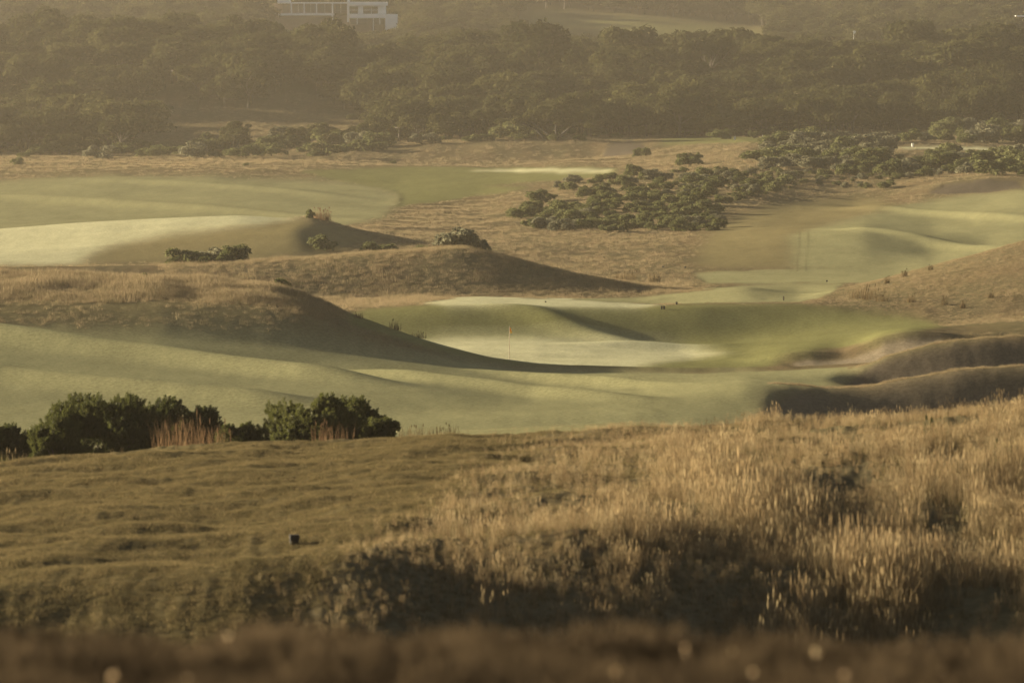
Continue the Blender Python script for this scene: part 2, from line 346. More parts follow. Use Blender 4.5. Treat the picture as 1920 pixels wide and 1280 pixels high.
def ground(x, y):
    """height of the land at world x, y (arrays or numbers)"""
    x = np.asarray(x, float); y = np.asarray(y, float)
    u = 960 + x / y * F
    fc = np.clip(np.interp(u, UC, np.arange(NC)), 0, NC - 1.001); fr = np.clip(np.interp(y, YR, np.arange(NR)), 0, NR - 1.001)
    c = fc.astype(int); r = fr.astype(int); a = fc - c; b = fr - r
    return (Z[r, c] * (1 - a) + Z[r, c + 1] * a) * (1 - b) + (Z[r + 1, c] * (1 - a) + Z[r + 1, c + 1] * a) * b
def field(W, x, y):
    u = 960 + x / y * F
    c = np.clip(np.round(np.interp(u, UC, np.arange(NC))).astype(int), 0, NC - 1); r = np.clip(np.round(np.interp(y, YR, np.arange(NR))).astype(int), 0, NR - 1)
    return W[r, c]
def find(u, v, y0=80, y1=2500):
    """nearest spot on the land seen at column u, row v of the survey photograph"""
    c = int(np.argmin(np.abs(UC - u)))
    vv = vz(Z[:, c], YR)
    for r in range(NR):
        if y0 <= YR[r] <= y1 and vv[r] <= v:
            Y = YR[r]
            return (u - 960) / F * Y, Y
    Y = y1
    return (u - 960) / F * Y, Y
def spot(u, Y):
    x = (u - 960) / F * Y
    return x, Y, float(ground(x, Y))

# ------------------------------------------------------------------ materials
def mat_new(name):
    m_ = bpy.data.materials.new(name); m_.use_nodes = True
    nt = m_.node_tree; nt.nodes.clear()
    out = nt.nodes.new('ShaderNodeOutputMaterial')
    return m_, nt, out

def ground_material():
    m_, nt, out = mat_new('turf')
    N, L = nt.nodes, nt.links
    at = N.new('ShaderNodeAttribute'); at.attribute_name = 'albedo'
    tc = N.new('ShaderNodeTexCoord')
    n1 = N.new('ShaderNodeTexNoise'); n1.inputs['Scale'].default_value = 4.5; n1.inputs['Detail'].default_value = 6; n1.inputs['Roughness'].default_value = 0.75
    L.new(tc.outputs['Object'], n1.inputs['Vector'])
    mr = N.new('ShaderNodeMapRange'); mr.inputs[1].default_value = 0.3; mr.inputs[2].default_value = 0.7; mr.inputs[3].default_value = 0.68; mr.inputs[4].default_value = 1.32
    L.new(n1.outputs['Fac'], mr.inputs[0])
    mx = N.new('ShaderNodeMix'); mx.data_type = 'RGBA'; mx.blend_type = 'MULTIPLY'; mx.inputs[0].default_value = 1.0
    L.new(at.outputs['Color'], mx.inputs[6]); L.new(mr.outputs[0], mx.inputs[7])
    b = N.new('ShaderNodeBsdfDiffuse'); b.inputs['Roughness'].default_value = 0.6
    L.new(mx.outputs[2], b.inputs['Color'])
    n2 = N.new('ShaderNodeTexNoise'); n2.inputs['Scale'].default_value = 7.0; n2.inputs['Detail'].default_value = 6; n2.inputs['Roughness'].default_value = 0.7
    L.new(tc.outputs['Object'], n2.inputs['Vector'])
    bp = N.new('ShaderNodeBump'); bp.inputs['Strength'].default_value = 0.28; bp.inputs['Distance'].default_value = 0.06
    L.new(n2.outputs['Fac'], bp.inputs['Height']); L.new(bp.outputs[0], b.inputs['Normal'])
    L.new(b.outputs[0], out.inputs[0])
    return m_

def leaf_material(name, c1, c2, trans=0.4, gloss=0.0, attr=False):
    m_, nt, out = mat_new(name)
    N, L = nt.nodes, nt.links
    oi = N.new('ShaderNodeObjectInfo')
    mx = N.new('ShaderNodeMix'); mx.data_type = 'RGBA'
    mx.inputs[6].default_value = (*c1, 1); mx.inputs[7].default_value = (*c2, 1)
    if attr:
        at = N.new('ShaderNodeAttribute'); at.attribute_name = 'albedo'
        ad = N.new('ShaderNodeMath'); ad.operation = 'MULTIPLY_ADD'; ad.inputs[1].default_value = 0.55
        L.new(oi.outputs['Random'], ad.inputs[0])
        ml = N.new('ShaderNodeMath'); ml.operation = 'MULTIPLY'; ml.inputs[1].default_value = 0.45
        sp = N.new('ShaderNodeSeparateColor'); L.new(at.outputs['Color'], sp.inputs[0]); L.new(sp.outputs[0], ml.inputs[0])
        L.new(ml.outputs[0], ad.inputs[2]); L.new(ad.outputs[0], mx.inputs[0])
    else:
        L.new(oi.outputs['Random'], mx.inputs[0])
    df = N.new('ShaderNodeBsdfDiffuse'); tr = N.new('ShaderNodeBsdfTranslucent')
    L.new(mx.outputs[2], df.inputs[0]); L.new(mx.outputs[2], tr.inputs[0])
    ms = N.new('ShaderNodeMixShader'); ms.inputs[0].default_value = trans
    L.new(df.outputs[0], ms.inputs[1]); L.new(tr.outputs[0], ms.inputs[2])
    last = ms
    if gloss > 0:
        gl = N.new('ShaderNodeBsdfGlossy'); gl.inputs['Roughness'].default_value = 0.45; gl.inputs[0].default_value = (0.9, 0.9, 0.9, 1)
        m2 = N.new('ShaderNodeMixShader'); m2.inputs[0].default_value = gloss
        L.new(ms.outputs[0], m2.inputs[1]); L.new(gl.outputs[0], m2.inputs[2]); last = m2
    L.new(last.outputs[0], out.inputs[0])
    return m_

def plain_material(name, c, rough=0.7, noise=0.15, scale=3.0, metal=0.0):
    m_, nt, out = mat_new(name)
    N, L = nt.nodes, nt.links
    b = N.new('ShaderNodeBsdfPrincipled'); b.inputs['Roughness'].default_value = rough; b.inputs['Metallic'].default_value = metal
    tc = N.new('ShaderNodeTexCoord'); n1 = N.new('ShaderNodeTexNoise'); n1.inputs['Scale'].default_value = scale; n1.inputs['Detail'].default_value = 5
    L.new(tc.outputs['Object'], n1.inputs['Vector'])
    mr = N.new('ShaderNodeMapRange'); mr.inputs[1].default_value = 0.3; mr.inputs[2].default_value = 0.7; mr.inputs[3].default_value = 1 - noise; mr.inputs[4].default_value = 1 + noise
    L.new(n1.outputs['Fac'], mr.inputs[0])
    mx = N.new('ShaderNodeMix'); mx.data_type = 'RGBA'; mx.blend_type = 'MULTIPLY'; mx.inputs[0].default_value = 1
    mx.inputs[6].default_value = (*c, 1); L.new(mr.outputs[0], mx.inputs[7]); L.new(mx.outputs[2], b.inputs['Base Color'])
    L.new(b.outputs[0], out.inputs[0])
    return m_

M_TURF = ground_material()
M_GOLD = leaf_material('dry_grass', (0.26, 0.195, 0.105), (0.11, 0.078, 0.042), 0.5)
M_PALE = leaf_material('straw_grass', (0.29, 0.235, 0.135), (0.19, 0.145, 0.078), 0.5)
M_OLIVE = leaf_material('short_grass', (0.145, 0.118, 0.056), (0.09, 0.075, 0.034), 0.45)
M_REED = leaf_material('dark_reed', (0.075, 0.058, 0.03), (0.10, 0.072, 0.036), 0.35)
M_RED = leaf_material('red_dry_reed', (0.13, 0.08, 0.045), (0.17, 0.11, 0.06), 0.4)
M_SCRUB = leaf_material('scrub_leaves', (0.058, 0.066, 0.026), (0.125, 0.13, 0.056), 0.35, 0.0, True)
M_GREY = leaf_material('grey_scrub_leaves', (0.10, 0.10, 0.065), (0.16, 0.155, 0.10), 0.3, 0.0, True)
M_TREE = leaf_material('tree_leaves', (0.022, 0.024, 0.011), (0.068, 0.066, 0.026), 0.35, 0.0, True)
M_BUSH = leaf_material('bush_leaves', (0.022, 0.028, 0.009), (0.085, 0.09, 0.026), 0.5, 0.01, True)
M_BARK = plain_material('bark', (0.055, 0.044, 0.032), 0.9, 0.3, 6)

# ------------------------------------------------------------------ terrain sheets
own = np.full((NR - 1, NC - 1), -1)
def fmean(w): return 0.25 * (w[:-1, :-1] + w[1:, :-1] + w[:-1, 1:] + w[1:, 1:])
for i, (nm, turf, wt, lab) in enumerate(ZONES):
    own[fmean(wt) > 0.5] = i
P = np.stack([X, YY, Z], -1)
du = np.gradient(P, axis=1); dv = np.gradient(P, axis=0)
NRM = np.cross(du, dv); NRM /= np.linalg.norm(NRM, axis=-1, keepdims=True)
idx = np.arange(NR * NC).reshape(NR, NC)
quads = np.stack([idx[:-1, :-1], idx[:-1, 1:], idx[1:, 1:], idx[1:, :-1]], -1)
PF, AF, NF = P.reshape(-1, 3), ALB.reshape(-1, 3), NRM.reshape(-1, 3)
def sheet(name, mask):
    q = quads[mask]
    used, inv = np.unique(q.ravel(), return_inverse=True)
    me = new_mesh(name, PF[used], inv.reshape(-1, 4), True, AF[used])
    me.normals_split_custom_set_from_vertices(NF[used].tolist())
    return mesh_obj(name, me, None, M_TURF)
tag(sheet('ground', own == -1), 'rolling dune land of dry golden rough grass', None, None, 'structure')
for i, (nm, turf, wt, lab) in enumerate(ZONES):
    if (own == i).sum() > 3:
        tag(sheet(nm, own == i), lab, None, None, 'structure')

# ------------------------------------------------------------------ grass: tufts scattered by geometry nodes
def tuft_mesh(name, n, hgt, spread, lean, width, mat, heads=0.0, seed=0, seg=2):
    r = np.random.default_rng(seed); V, Fc = [], []
    for _ in range(n):
        a = r.uniform(0, 6.283); rad = spread * math.sqrt(r.uniform())
        bx, by = rad * math.cos(a), rad * math.sin(a)
        hh = hgt * r.uniform(0.55, 1.1); la = r.uniform(0, 6.283); ln = lean * hh * r.uniform(0.2, 1.0)
        wa = r.uniform(0, 6.283); wx, wy = width * math.cos(wa) / 2, width * math.sin(wa) / 2
        b0 = len(V)
        for s in range(seg + 1):
            t = s / seg; off = ln * t * t; ww = (1 - t * 0.85)
            cx, cy, cz = bx + off * math.cos(la), by + off * math.sin(la), hh * t * (1 - 0.12 * t) - 0.03
            V.append((cx - wx * ww, cy - wy * ww, cz)); V.append((cx + wx * ww, cy + wy * ww, cz))
        for s in range(seg):
            Fc.append((b0 + 2*s, b0 + 2*s + 1, b0 + 2*s + 3, b0 + 2*s + 2))
        if r.uniform() < heads:
            b1 = len(V); hw = width * 1.2; hl = hgt * 0.24
            V += [(cx, cy, cz - hl * .2), (cx - hw, cy, cz + hl * .4), (cx, cy + hw * .3, cz + hl), (cx + hw, cy, cz + hl * .4)]
            Fc.append((b1, b1 + 1, b1 + 2, b1 + 3))
    me = new_mesh(name, V, np.array(Fc)); me.materials.append(mat)
    return me

def proto_collection(name, meshes):
    c = bpy.data.collections.new(name)
    for me in meshes:
        c.objects.link(bpy.data.objects.new(me.name, me))
    return c

def scatter(name, pts, rot, scl, protos, label, cat, tilt=None):
    n = len(pts)
    me = bpy.data.meshes.new(name)
    me.vertices.add(n); me.vertices.foreach_set('co', np.asarray(pts, np.float32).ravel())
    a = me.attributes.new('turn', 'FLOAT_VECTOR', 'POINT')
    rv = np.zeros((n, 3), np.float32); rv[:, 2] = rot
    if tilt is not None: rv[:, :2] = tilt
    a.data.foreach_set('vector', rv.ravel())
    a = me.attributes.new('size', 'FLOAT_VECTOR', 'POINT'); s3 = np.asarray(scl, np.float32)
    if s3.ndim == 1: s3 = np.repeat(s3[:, None], 3, 1)
    a.data.foreach_set('vector', np.ascontiguousarray(s3).ravel())
    a = me.attributes.new('pick', 'INT', 'POINT'); a.data.foreach_set('value', rng.integers(0, len(protos.objects), n).astype(np.int32))
    o = mesh_obj(name, me)
    ng = bpy.data.node_groups.new(name + '_scatter', 'GeometryNodeTree')
    ng.interface.new_socket('Geometry', in_out='INPUT', socket_type='NodeSocketGeometry')
    ng.interface.new_socket('Geometry', in_out='OUTPUT', socket_type='NodeSocketGeometry')
    N, L = ng.nodes, ng.links
    gi, go = N.new('NodeGroupInput'), N.new('NodeGroupOutput')
    ip = N.new('GeometryNodeInstanceOnPoints'); cinfo = N.new('GeometryNodeCollectionInfo')
    cinfo.inputs['Collection'].default_value = protos
    cinfo.inputs['Separate Children'].default_value = True; cinfo.inputs['Reset Children'].default_value = True
    def attr(nm, typ):
        x = N.new('GeometryNodeInputNamedAttribute'); x.data_type = typ; x.inputs['Name'].default_value = nm; return x.outputs[0]
    L.new(gi.outputs[0], ip.inputs['Points']); L.new(cinfo.outputs[0], ip.inputs['Instance'])
    ip.inputs['Pick Instance'].default_value = True
    L.new(attr('pick', 'INT'), ip.inputs['Instance Index'])
    L.new(attr('turn', 'FLOAT_VECTOR'), ip.inputs['Rotation'])
    L.new(attr('size', 'FLOAT_VECTOR'), ip.inputs['Scale'])
    L.new(ip.outputs[0], go.inputs[0])
    md = o.modifiers.new('scatter', 'NODES'); md.node_group = ng
    return tag(o, label, cat, None, 'stuff')

def strew(n, y0, y1, u0, u1, dens=None, power=1.0):
    """random spots on the land between two distances; dens(x,y) in 0..1 thins them"""
    y = np.sqrt(rng.uniform(y0**2, y1**2, n)); x = (rng.uniform(u0, u1, n) - 960) / F * y
    if dens is not None:
        k = rng.uniform(0, 1, n) < dens(x, y); x, y = x[k], y[k]
    return x, y
def pts3(x, y): return np.stack([x, y, ground(x, y)], -1)

ROUGH = 1 - MOW
SOFT = gauss1(gauss1(ROUGH, 7).T, 7).T
tall = proto_collection('tall_tufts', [tuft_mesh('tuft', 24, 0.54, 0.10, 0.42, 0.0065, M_GOLD, 0.3, s) for s in range(3)] + [tuft_mesh('tuft', 24, 0.48, 0.11, 0.45, 0.0065, M_PALE, 0.3, s + 9) for s in range(3)] + [tuft_mesh('tuft', 24, 0.26, 0.14, 0.6, 0.010, M_OLIVE, 0, s + 21) for s in range(3)])
M_MOWN = leaf_material('mown_blades', (0.122, 0.10, 0.048), (0.065, 0.055, 0.026), 0.45)
M_MOWNP = leaf_material('mown_pale_blades', (0.185, 0.145, 0.074), (0.11, 0.085, 0.042), 0.45)
short = proto_collection('short_tufts', [tuft_mesh('tuft', 34, 0.065, 0.12, 0.7, 0.008, M_MOWN, 0, s + 30, 1) for s in range(3)] + [tuft_mesh('tuft', 30, 0.075, 0.12, 0.7, 0.007, M_MOWNP, 0, 40, 1)])
M_DULL = leaf_material('dull_rough_grass', (0.19, 0.16, 0.09), (0.12, 0.102, 0.055), 0.5)
M_DUNE = leaf_material('dune_grass', (0.25, 0.20, 0.12), (0.17, 0.127, 0.075), 0.5)
wide = proto_collection('wide_tufts', [tuft_mesh('tuft', 26, 0.40, 0.42, 0.35, 0.014, M_DUNE, 0.0, s + 50) for s in range(3)] + [tuft_mesh('tuft', 26, 0.34, 0.44, 0.38, 0.014, M_DULL, 0.0, s + 60) for s in range(2)])
M_DIM = leaf_material('shaded_grass', (0.075, 0.055, 0.032), (0.038, 0.029, 0.019), 0.35)  # foreground blades: shade is put into this darker grass colour
dim = proto_collection('shaded_tufts', [tuft_mesh('tuft', 30, 0.42, 0.2, 0.6, 0.014, M_DIM, 0.4, s + 70) for s in range(3)])
# golden grass of the near hill
def d_near(x, y):
    w_ = field(W_SOFT, x, y)
    return np.clip(1.05 - 1.15 * w_, 0, 1) * np.clip(0.55 + 0.9 * noise2(x / 1.5 + 3, y / 4.0), np.interp(y, [98, 106], [0.5, 0.06]), 1) * np.clip((960 + x / y * F - 430) / 260, np.clip((y - 97) / 6, 0, 1), 1)
x, y = strew(128000, 88, 134, -900, 2800, d_near)
s = (0.72 + 0.6 * noise2(x / 2.6, y / 5)) * rng.uniform(0.6, 1.3, len(x)) * np.interp(y, [98, 104, 112, 118, 128], [1.15, 1.1, 0.95, 0.6, 0.5])
s *= np.interp(960 + x / y * F, [700, 1000, 1400, 1900], [0.5, 0.62, 1.0, 1.15])
s *= np.clip(1.15 - 1.0 * field(W_SOFT, x, y), 0.2, 1) * np.clip(1 + 0.5 * rng.normal(size=len(x)) * (rng.uniform(0, 1, len(x)) < 0.25), 0.5, 1.9)
scatter('tall_grass', pts3(x, y), rng.uniform(0, 6.28, len(x)), np.clip(s, 0.25, 2), tall, 'tall golden dry grass covering the near hill', 'grass')
x, y = strew(195000, 90, 133, -900, 1500, lambda x, y: np.clip(field(W_NEAR, x, y) + 0.25, 0, 1))
scatter('mown_grass', pts3(x, y), rng.uniform(0, 6.28, len(x)), rng.uniform(0.6, 1.3, len(x)) * (1 + 0.5 * noise2(x / .7, y / 1.2)), short, 'short brownish mown turf on the near slope', 'grass')
# out-of-focus grass right in front of the camera
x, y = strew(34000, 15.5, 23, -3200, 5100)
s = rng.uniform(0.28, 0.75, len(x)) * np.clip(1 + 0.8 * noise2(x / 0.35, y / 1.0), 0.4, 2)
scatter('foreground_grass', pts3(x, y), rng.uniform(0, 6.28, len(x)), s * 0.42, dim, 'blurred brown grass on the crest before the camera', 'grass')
M_GLINT = leaf_material('pale_glint_puff', (0.8, 0.68, 0.46), (0.65, 0.5, 0.32), 0.6)  # pale puffs added to give dew glints, brightness put into their colour
def glint_puff_mesh(seed):
    r = np.random.default_rng(seed); V, Fc = [], []
    limb_pts = [(-0.004, 0, -0.2), (0.004, 0, -0.2), (0.003, 0, 0.0), (-0.003, 0, 0.0)]
    V += limb_pts; Fc.append((0, 1, 2, 3))
    for _ in range(26):
        d_ = r.normal(size=3); d_ /= np.linalg.norm(d_); t_ = np.cross(d_, r.normal(size=3)); t_ /= np.linalg.norm(t_)
        p = d_ * 0.013; b0 = len(V)
        V += [tuple(p * 0.2), tuple(p + t_ * 0.006), tuple(p * 1.5), tuple(p - t_ * 0.006)]; Fc.append((b0, b0 + 1, b0 + 2, b0 + 3))
    me = new_mesh('seed_head', V, np.array(Fc)); me.materials.append(M_GLINT); return me
x, y = strew(150, 15.5, 22, -2000, 3900)
p = pts3(x, y); p[:, 2] += rng.uniform(0.02, 0.13, len(x))
scatter('glint_puffs', p, rng.uniform(0, 6.28, len(x)), rng.uniform(0.35, 0.9, len(x)), proto_collection('glint_puff_kinds', [glint_puff_mesh(i) for i in range(3)]), 'pale puffs added as out-of-focus dew glints in the foreground grass', 'grass')
# rough on the dunes and beyond
def d_rough(x, y):
    return np.clip(field(ROUGH, x, y) - 0.25, 0, 1) / 0.75 * np.clip(0.75 + 0.6 * noise2(x / 4, y / 7), 0.1, 1)
x1, y1 = strew(60000, 332, 364, -400, 900, d_rough)
x2, y2 = strew(70000, 400, 476, 300, 2350, d_rough)
x3, y3 = strew(16000, 290, 372, 1380, 2350, lambda x, y: d_rough(x, y) * np.clip((y - 333) / 8, 0.12, 1))
x4, y4 = strew(80000, 476, 780, -300, 2250, d_rough)
x5, y5 = strew(60000, 780, 1190, -300, 2250, d_rough)
ur = rng.uniform(1440, 2500, 5200); half = rng.uniform(0, 1, 5200) < 0.5
yr = np.where(half, 314.4, 332.4) + rng.normal(0, 0.35, 5200) + 0.3; ok = half | (ur > 1590)
x7, y7 = ((ur - 960) / F * yr)[ok], yr[ok]
x6, y6 = strew(900, 158, 167, 740, 1350)
x = np.concatenate([x1, x2, x3, x4, x5, x7, x6]); y = np.concatenate([y1, y2, y3, y4, y5, y7, y6])
s = rng.uniform(0.6, 1.3, len(x)) * np.clip(0.9 + 0.5 * noise2(x / 3, y / 5), 0.3, 1.6) * np.where(y > 780, 1.25, 0.85) * (0.3 + 0.7 * field(SOFT, x, y)**2)
s *= np.where((y > 290) & (y < 396) & (x > 12), 0.4, 1.0)
s[-len(x6):] *= 0.35; s[-len(x6) - len(x7):-len(x6)] = rng.uniform(0.15, 0.42, len(x7)) * np.clip(1 + noise2(x7 / 0.8, y7), 0.3, 1.8)
u_ = 960 + x / y * F
s *= np.where((y > 334) & (y < 362), np.interp(u_, [480, 620, 900], [1.6, 0.9, 0.4]), 1.0)
s *= np.where((y > 400) & (y < 476) & (u_ > 1400), 0.55, 1.0)
scatter('rough_grass', pts3(x, y), rng.uniform(0, 6.28, len(x)), s, wide, 'golden rough grass over the dunes', 'grass')

# ------------------------------------------------------------------ foliage builders
def leaf_cloud(r, centers, radii, n, size, up=0.3, flat=1.0, elong=1.6):
    """leaf-sized faces through the outer volume of overlapping lobes -> verts, quads, tint"""
    k = r.choice(len(centers), n, p=(radii**2) / (radii**2).sum())
    dr = r.normal(size=(n, 3)); dr /= np.linalg.norm(dr, axis=1, keepdims=True)
    dr[:, 2] = np.where(dr[:, 2] < -0.35, -dr[:, 2], dr[:, 2])
    rad = radii[k] * (1 - 0.42 * r.uniform(0, 1, n) ** 2) * (1 + 0.10 * r.normal(size=n))
    p = centers[k] + dr * rad[:, None] * np.array([1, 1, flat])
    nrm = dr + r.normal(size=(n, 3)) * 0.75; nrm[:, 2] += up
    nrm /= np.linalg.norm(nrm, axis=1, keepdims=True)
    t = np.cross(nrm, r.normal(size=(n, 3))); t /= np.linalg.norm(t, axis=1, keepdims=True)
    b = np.cross(nrm, t)
    sz = size * r.uniform(0.6, 1.4, n)[:, None]
    a, c = t * sz * elong * 0.5, b * sz * 0.5
    V = np.stack([p - a, p + c * 0.9 + nrm * sz * 0.12, p + a, p - c * 0.9 + nrm * sz * 0.12], 1).reshape(-1, 3)
    Q = np.arange(4 * n).reshape(n, 4)
    lobe_t = r.uniform(0, 1, len(centers))
    tint = np.clip(0.6 * lobe_t[k] + 0.4 * r.uniform(0, 1, n), 0, 1).repeat(4)
    return V, Q, tint
def limb(V, Fc, a, b, ra, rb, n=6):
    a, b = np.array(a, float), np.array(b, float); d_ = b - a; d_ /= np.linalg.norm(d_)
    s_ = np.cross(d_, [0.3, 1, 0.2]); s_ /= np.linalg.norm(s_); t_ = np.cross(d_, s_); b0 = len(V)
    for c_, r_ in ((a, ra), (b, rb)):
        for i in range(n):
            q = 6.28318 * i / n; V.append(c_ + (s_ * math.cos(q) + t_ * math.sin(q)) * r_)
    for i in range(n):
        j = (i + 1) % n; Fc.append((b0 + i, b0 + j, b0 + n + j, b0 + n + i))
def crown_lobes(r, rx, hz, n, z0, low=0.35):
    c = np.zeros((n, 3)); rad = np.zeros(n)
    for i in range(n):
        a = r.uniform(0, 6.283); q = math.sqrt(r.uniform()) * 0.72
        top = math.sqrt(max(0, 1 - q * q))
        c[i] = (rx * q * math.cos(a), rx * q * math.sin(a), z0 + hz * top * r.uniform(low, 0.78))
        rad[i] = rx * r.uniform(0.24, 0.42)
    return c, rad
def tree_protos(n, rx, hz, z0, leaves, size, mat, seed, lobes=11, low=0.25):
    out = []
    for i in range(n):
        r = np.random.default_rng(seed + i)
        k = r.uniform(0.85, 1.15); c, rad = crown_lobes(r, rx * k, hz * r.uniform(0.85, 1.15), lobes, z0, low)
        V, Q, T = leaf_cloud(r, c, rad, leaves, size, 0.35, 0.8)
        crown = new_mesh('crown', V, Q, False, np.stack([T, T, T], 1)); crown.materials.append(mat)
        V2, F2 = [], []
        fork = np.array([r.normal() * .15, r.normal() * .15, z0 * 0.75 + 0.1 * hz])
        limb(V2, F2, (0, 0, -0.3), fork, 0.045 * rx + .02, 0.034 * rx + .012)
        for j in range(min(6, lobes)):
            mid_ = (fork + c[j]) / 2 + r.normal(size=3) * 0.06 * rx
            limb(V2, F2, fork, mid_, 0.024 * rx + .008, 0.018 * rx + .006, 5); limb(V2, F2, mid_, c[j], 0.018 * rx + .006, 0.006 * rx, 5)
        trunk = new_mesh('trunk', V2, F2, True); trunk.materials.append(M_BARK)
        out.append((crown, trunk))
    return out
def plant(kind, protos, loc, rz, s, label, cat, group, names=('crown', 'trunk')):
    o = empty(kind, loc, rz, s)
    tag(o, label, cat, group)
    mesh_obj(names[0], protos[0], o); mesh_obj(names[1], protos[1], o)
    return o

TREES = tree_protos(7, 4.4, 4.6, 1.9, 2600, 0.42, M_TREE, 100, 13, 0.15)
SCRUB = tree_protos(6, 1.0, 0.95, 0.06, 1300, 0.13, M_SCRUB, 200, 11, 0.05)
GREYS = tree_protos(3, 1.0, 0.85, 0.06, 1300, 0.12, M_GREY, 230, 11, 0.05)

# ------------------------------------------------------------------ bushes just behind the near hill
def near_bush(label, u, top, wpx, Y, seed, cut=None):
    r = np.random.default_rng(seed)
    x, y, z = spot(u, Y)
    rx = wpx / F * Y / 2; hgt = z * 0 + (zv(top, Y) - z)
    n_l = 34; c = np.zeros((n_l, 3)); rad = np.zeros(n_l)
    for i in range(n_l):
        a = r.uniform(0, 6.283); q = math.sqrt(r.uniform()) * 0.78
        c[i] = (rx * q * math.cos(a), rx * 0.8 * q * math.sin(a), hgt * (0.10 + (0.80 * math.sqrt(1 - q * q) - 0.10) * r.uniform(0.0, 1.0)))
        rad[i] = min(rx, hgt) * r.uniform(0.22, 0.34)
    # upright leafy shoots in rosettes over the lobes
    ns = int(2600 * max(0.35, rx * hgt / 2.6))
    k = r.integers(0, n_l, ns); dr = r.normal(size=(ns, 3)); dr[:, 2] = np.abs(dr[:, 2]) * 0.9 - 0.25
    unit = lambda q: q / np.linalg.norm(q, axis=-1, keepdims=True)
    dr = unit(dr); base = c[k] + dr * (rad[k] * r.uniform(0.5, 1.05, ns))[:, None]
    keep = base[:, 2] > 0.03; base, dr = base[keep], dr[keep]; ns = len(base)
    ax = unit(dr * 0.55 + np.array([0, 0, 0.9]) + r.normal(size=(ns, 3)) * 0.22)
    s1 = unit(np.cross(ax, np.array([0.2, 1, 0.1]))); s2 = np.cross(ax, s1)
    ln = r.uniform(0.09, 0.17, ns); tint = r.uniform(0, 1, ns)
    V, T = [], []
    for q in range(15):
        an = (q * 2.4 + r.uniform(0, .5, ns))[:, None]; hq = q / 15.0
        ou = s1 * np.cos(an) + s2 * np.sin(an)
        p0 = base + ax * (ln * hq)[:, None]; tip = p0 + ou * 0.062 * (1.1 - 0.6 * hq) + ax * 0.065
        side = np.cross(ou, ax) * 0.018; md = (p0 + tip) / 2 + ou * 0.012
        V.append(np.stack([p0, md + side, tip, md - side], 1).reshape(-1, 3)); T.append((tint * 0.6 + 0.4 * r.uniform(0, 1, ns)).repeat(4))
    V = np.concatenate(V); T = np.concatenate(T); Q = np.arange(len(V)).reshape(-1, 4)
    o = empty('shrub', (x, y, z)); tag(o, label, 'shrub', 'bushes behind the near hill')
    mesh_obj('foliage', new_mesh('foliage', V, Q, False, np.stack([T, T, T], 1)), o, M_BUSH)
    V2, F2 = [], []
    for j in range(12):
        b_ = np.array([r.normal() * .12 * rx, r.normal() * .1 * rx, -0.15]); mid_ = (b_ * 0.4 + c[j] * 0.6) + r.normal(size=3) * 0.06; mid_[2] = c[j][2] * 0.5
        limb(V2, F2, b_, mid_, 0.035, 0.022, 5); limb(V2, F2, mid_, c[j], 0.022, 0.008, 5)
    mesh_obj('stem', new_mesh('stem', V2, F2, True), o, M_BARK)
near_bush('leafy green bush cut off by the left edge of the photo', 10, 778, 130, 143, 1)
near_bush('low pale green bush between the edge bush and the biggest bush', 105, 782, 110, 141, 2)
near_bush('biggest dark green bush of the row behind the near hill', 195, 721, 254, 145, 3)
near_bush('rounded dark bush right of the biggest bush, reeds before it', 338, 739, 179, 148, 4)
near_bush('small low bush in the gap between the two bush clumps', 445, 786, 85, 146, 5)
near_bush('wide dark bush of the right-hand clump, second biggest', 575, 733, 204, 147, 6)
near_bush('dark bush merging into the right-hand clump, middle height', 655, 735, 134, 149, 7)
near_bush('small bush at the right end of the bush row', 712, 772, 70, 148, 8)

# dry reeds among the bushes, and tufts elsewhere
def reed_clump(label, u, Y, wpx, hpx, n, mat, seed, cat='grass tuft', group=None, name='reed_clump', lean=0.25, width=None):
    x, y, z = spot(u, Y); k = Y / F
    wd = width or 0.9 * k * 1.0
    me = tuft_mesh('blades', n, hpx * k, wpx * k / 2, lean, wd, mat, 0.06, seed, 3)
    o = mesh_obj(name, me); o.location = (x, y, z)
    return tag(o, label, cat, group)
reed_clump('tall reddish dry reeds in front of the rounded dark bush', 330, 138, 95, 75, 150, M_RED, 1)
reed_clump('reddish reeds at the foot of the small gap bush', 400, 139, 70, 55, 90, M_RED, 2)
reed_clump('sparse reeds before the right-hand bush clump', 625, 139, 90, 42, 70, M_RED, 3)
reed_clump('low dark reeds right of the bush row, nearer half', 780, 160, 70, 26, 120, M_REED, 4)
reed_clump('low dark reeds right of the bush row, farther half', 838, 161, 55, 22, 80, M_REED, 5)
reed_clump('thin pale stalks at the left foot of the bush row', 22, 137, 60, 45, 40, M_PALE, 6)
reed_clump('green upright sprig standing in the golden grass at upper right', 1746, 119, 26, 46, 40, M_BUSH, 7, 'plant', None, 'sprig', 0.35, 0.022)
reed_clump('green weeds in the grass at the right edge', 1895, 113, 60, 42, 60, M_BUSH, 8, 'plant', None, 'sprig', 0.5, 0.022)
reed_clump('low green weeds in the golden grass near the right edge', 1785, 112, 50, 30, 50, M_BUSH, 9, 'plant', None, 'sprig', 0.6, 0.022)
for i, (u, v, wp, hp) in enumerate([(1607, 560, 28, 26), (1630, 562, 34, 28), (1655, 565, 26, 18), (1664, 532, 10, 14), (1697, 520, 12, 16), (1746, 508, 10, 12), (1710, 568, 16, 16), (1772, 572, 14, 18), (1806, 578, 12, 14), (1858, 560, 14, 16)]):
    x_, y_ = find(u, v, 400, 470)
    reed_clump('dark tuft of reeds on the slope of the right hill', u, y_, wp, hp, 60, M_REED, 20 + i, 'grass tuft', 'dark tufts on the right hill')
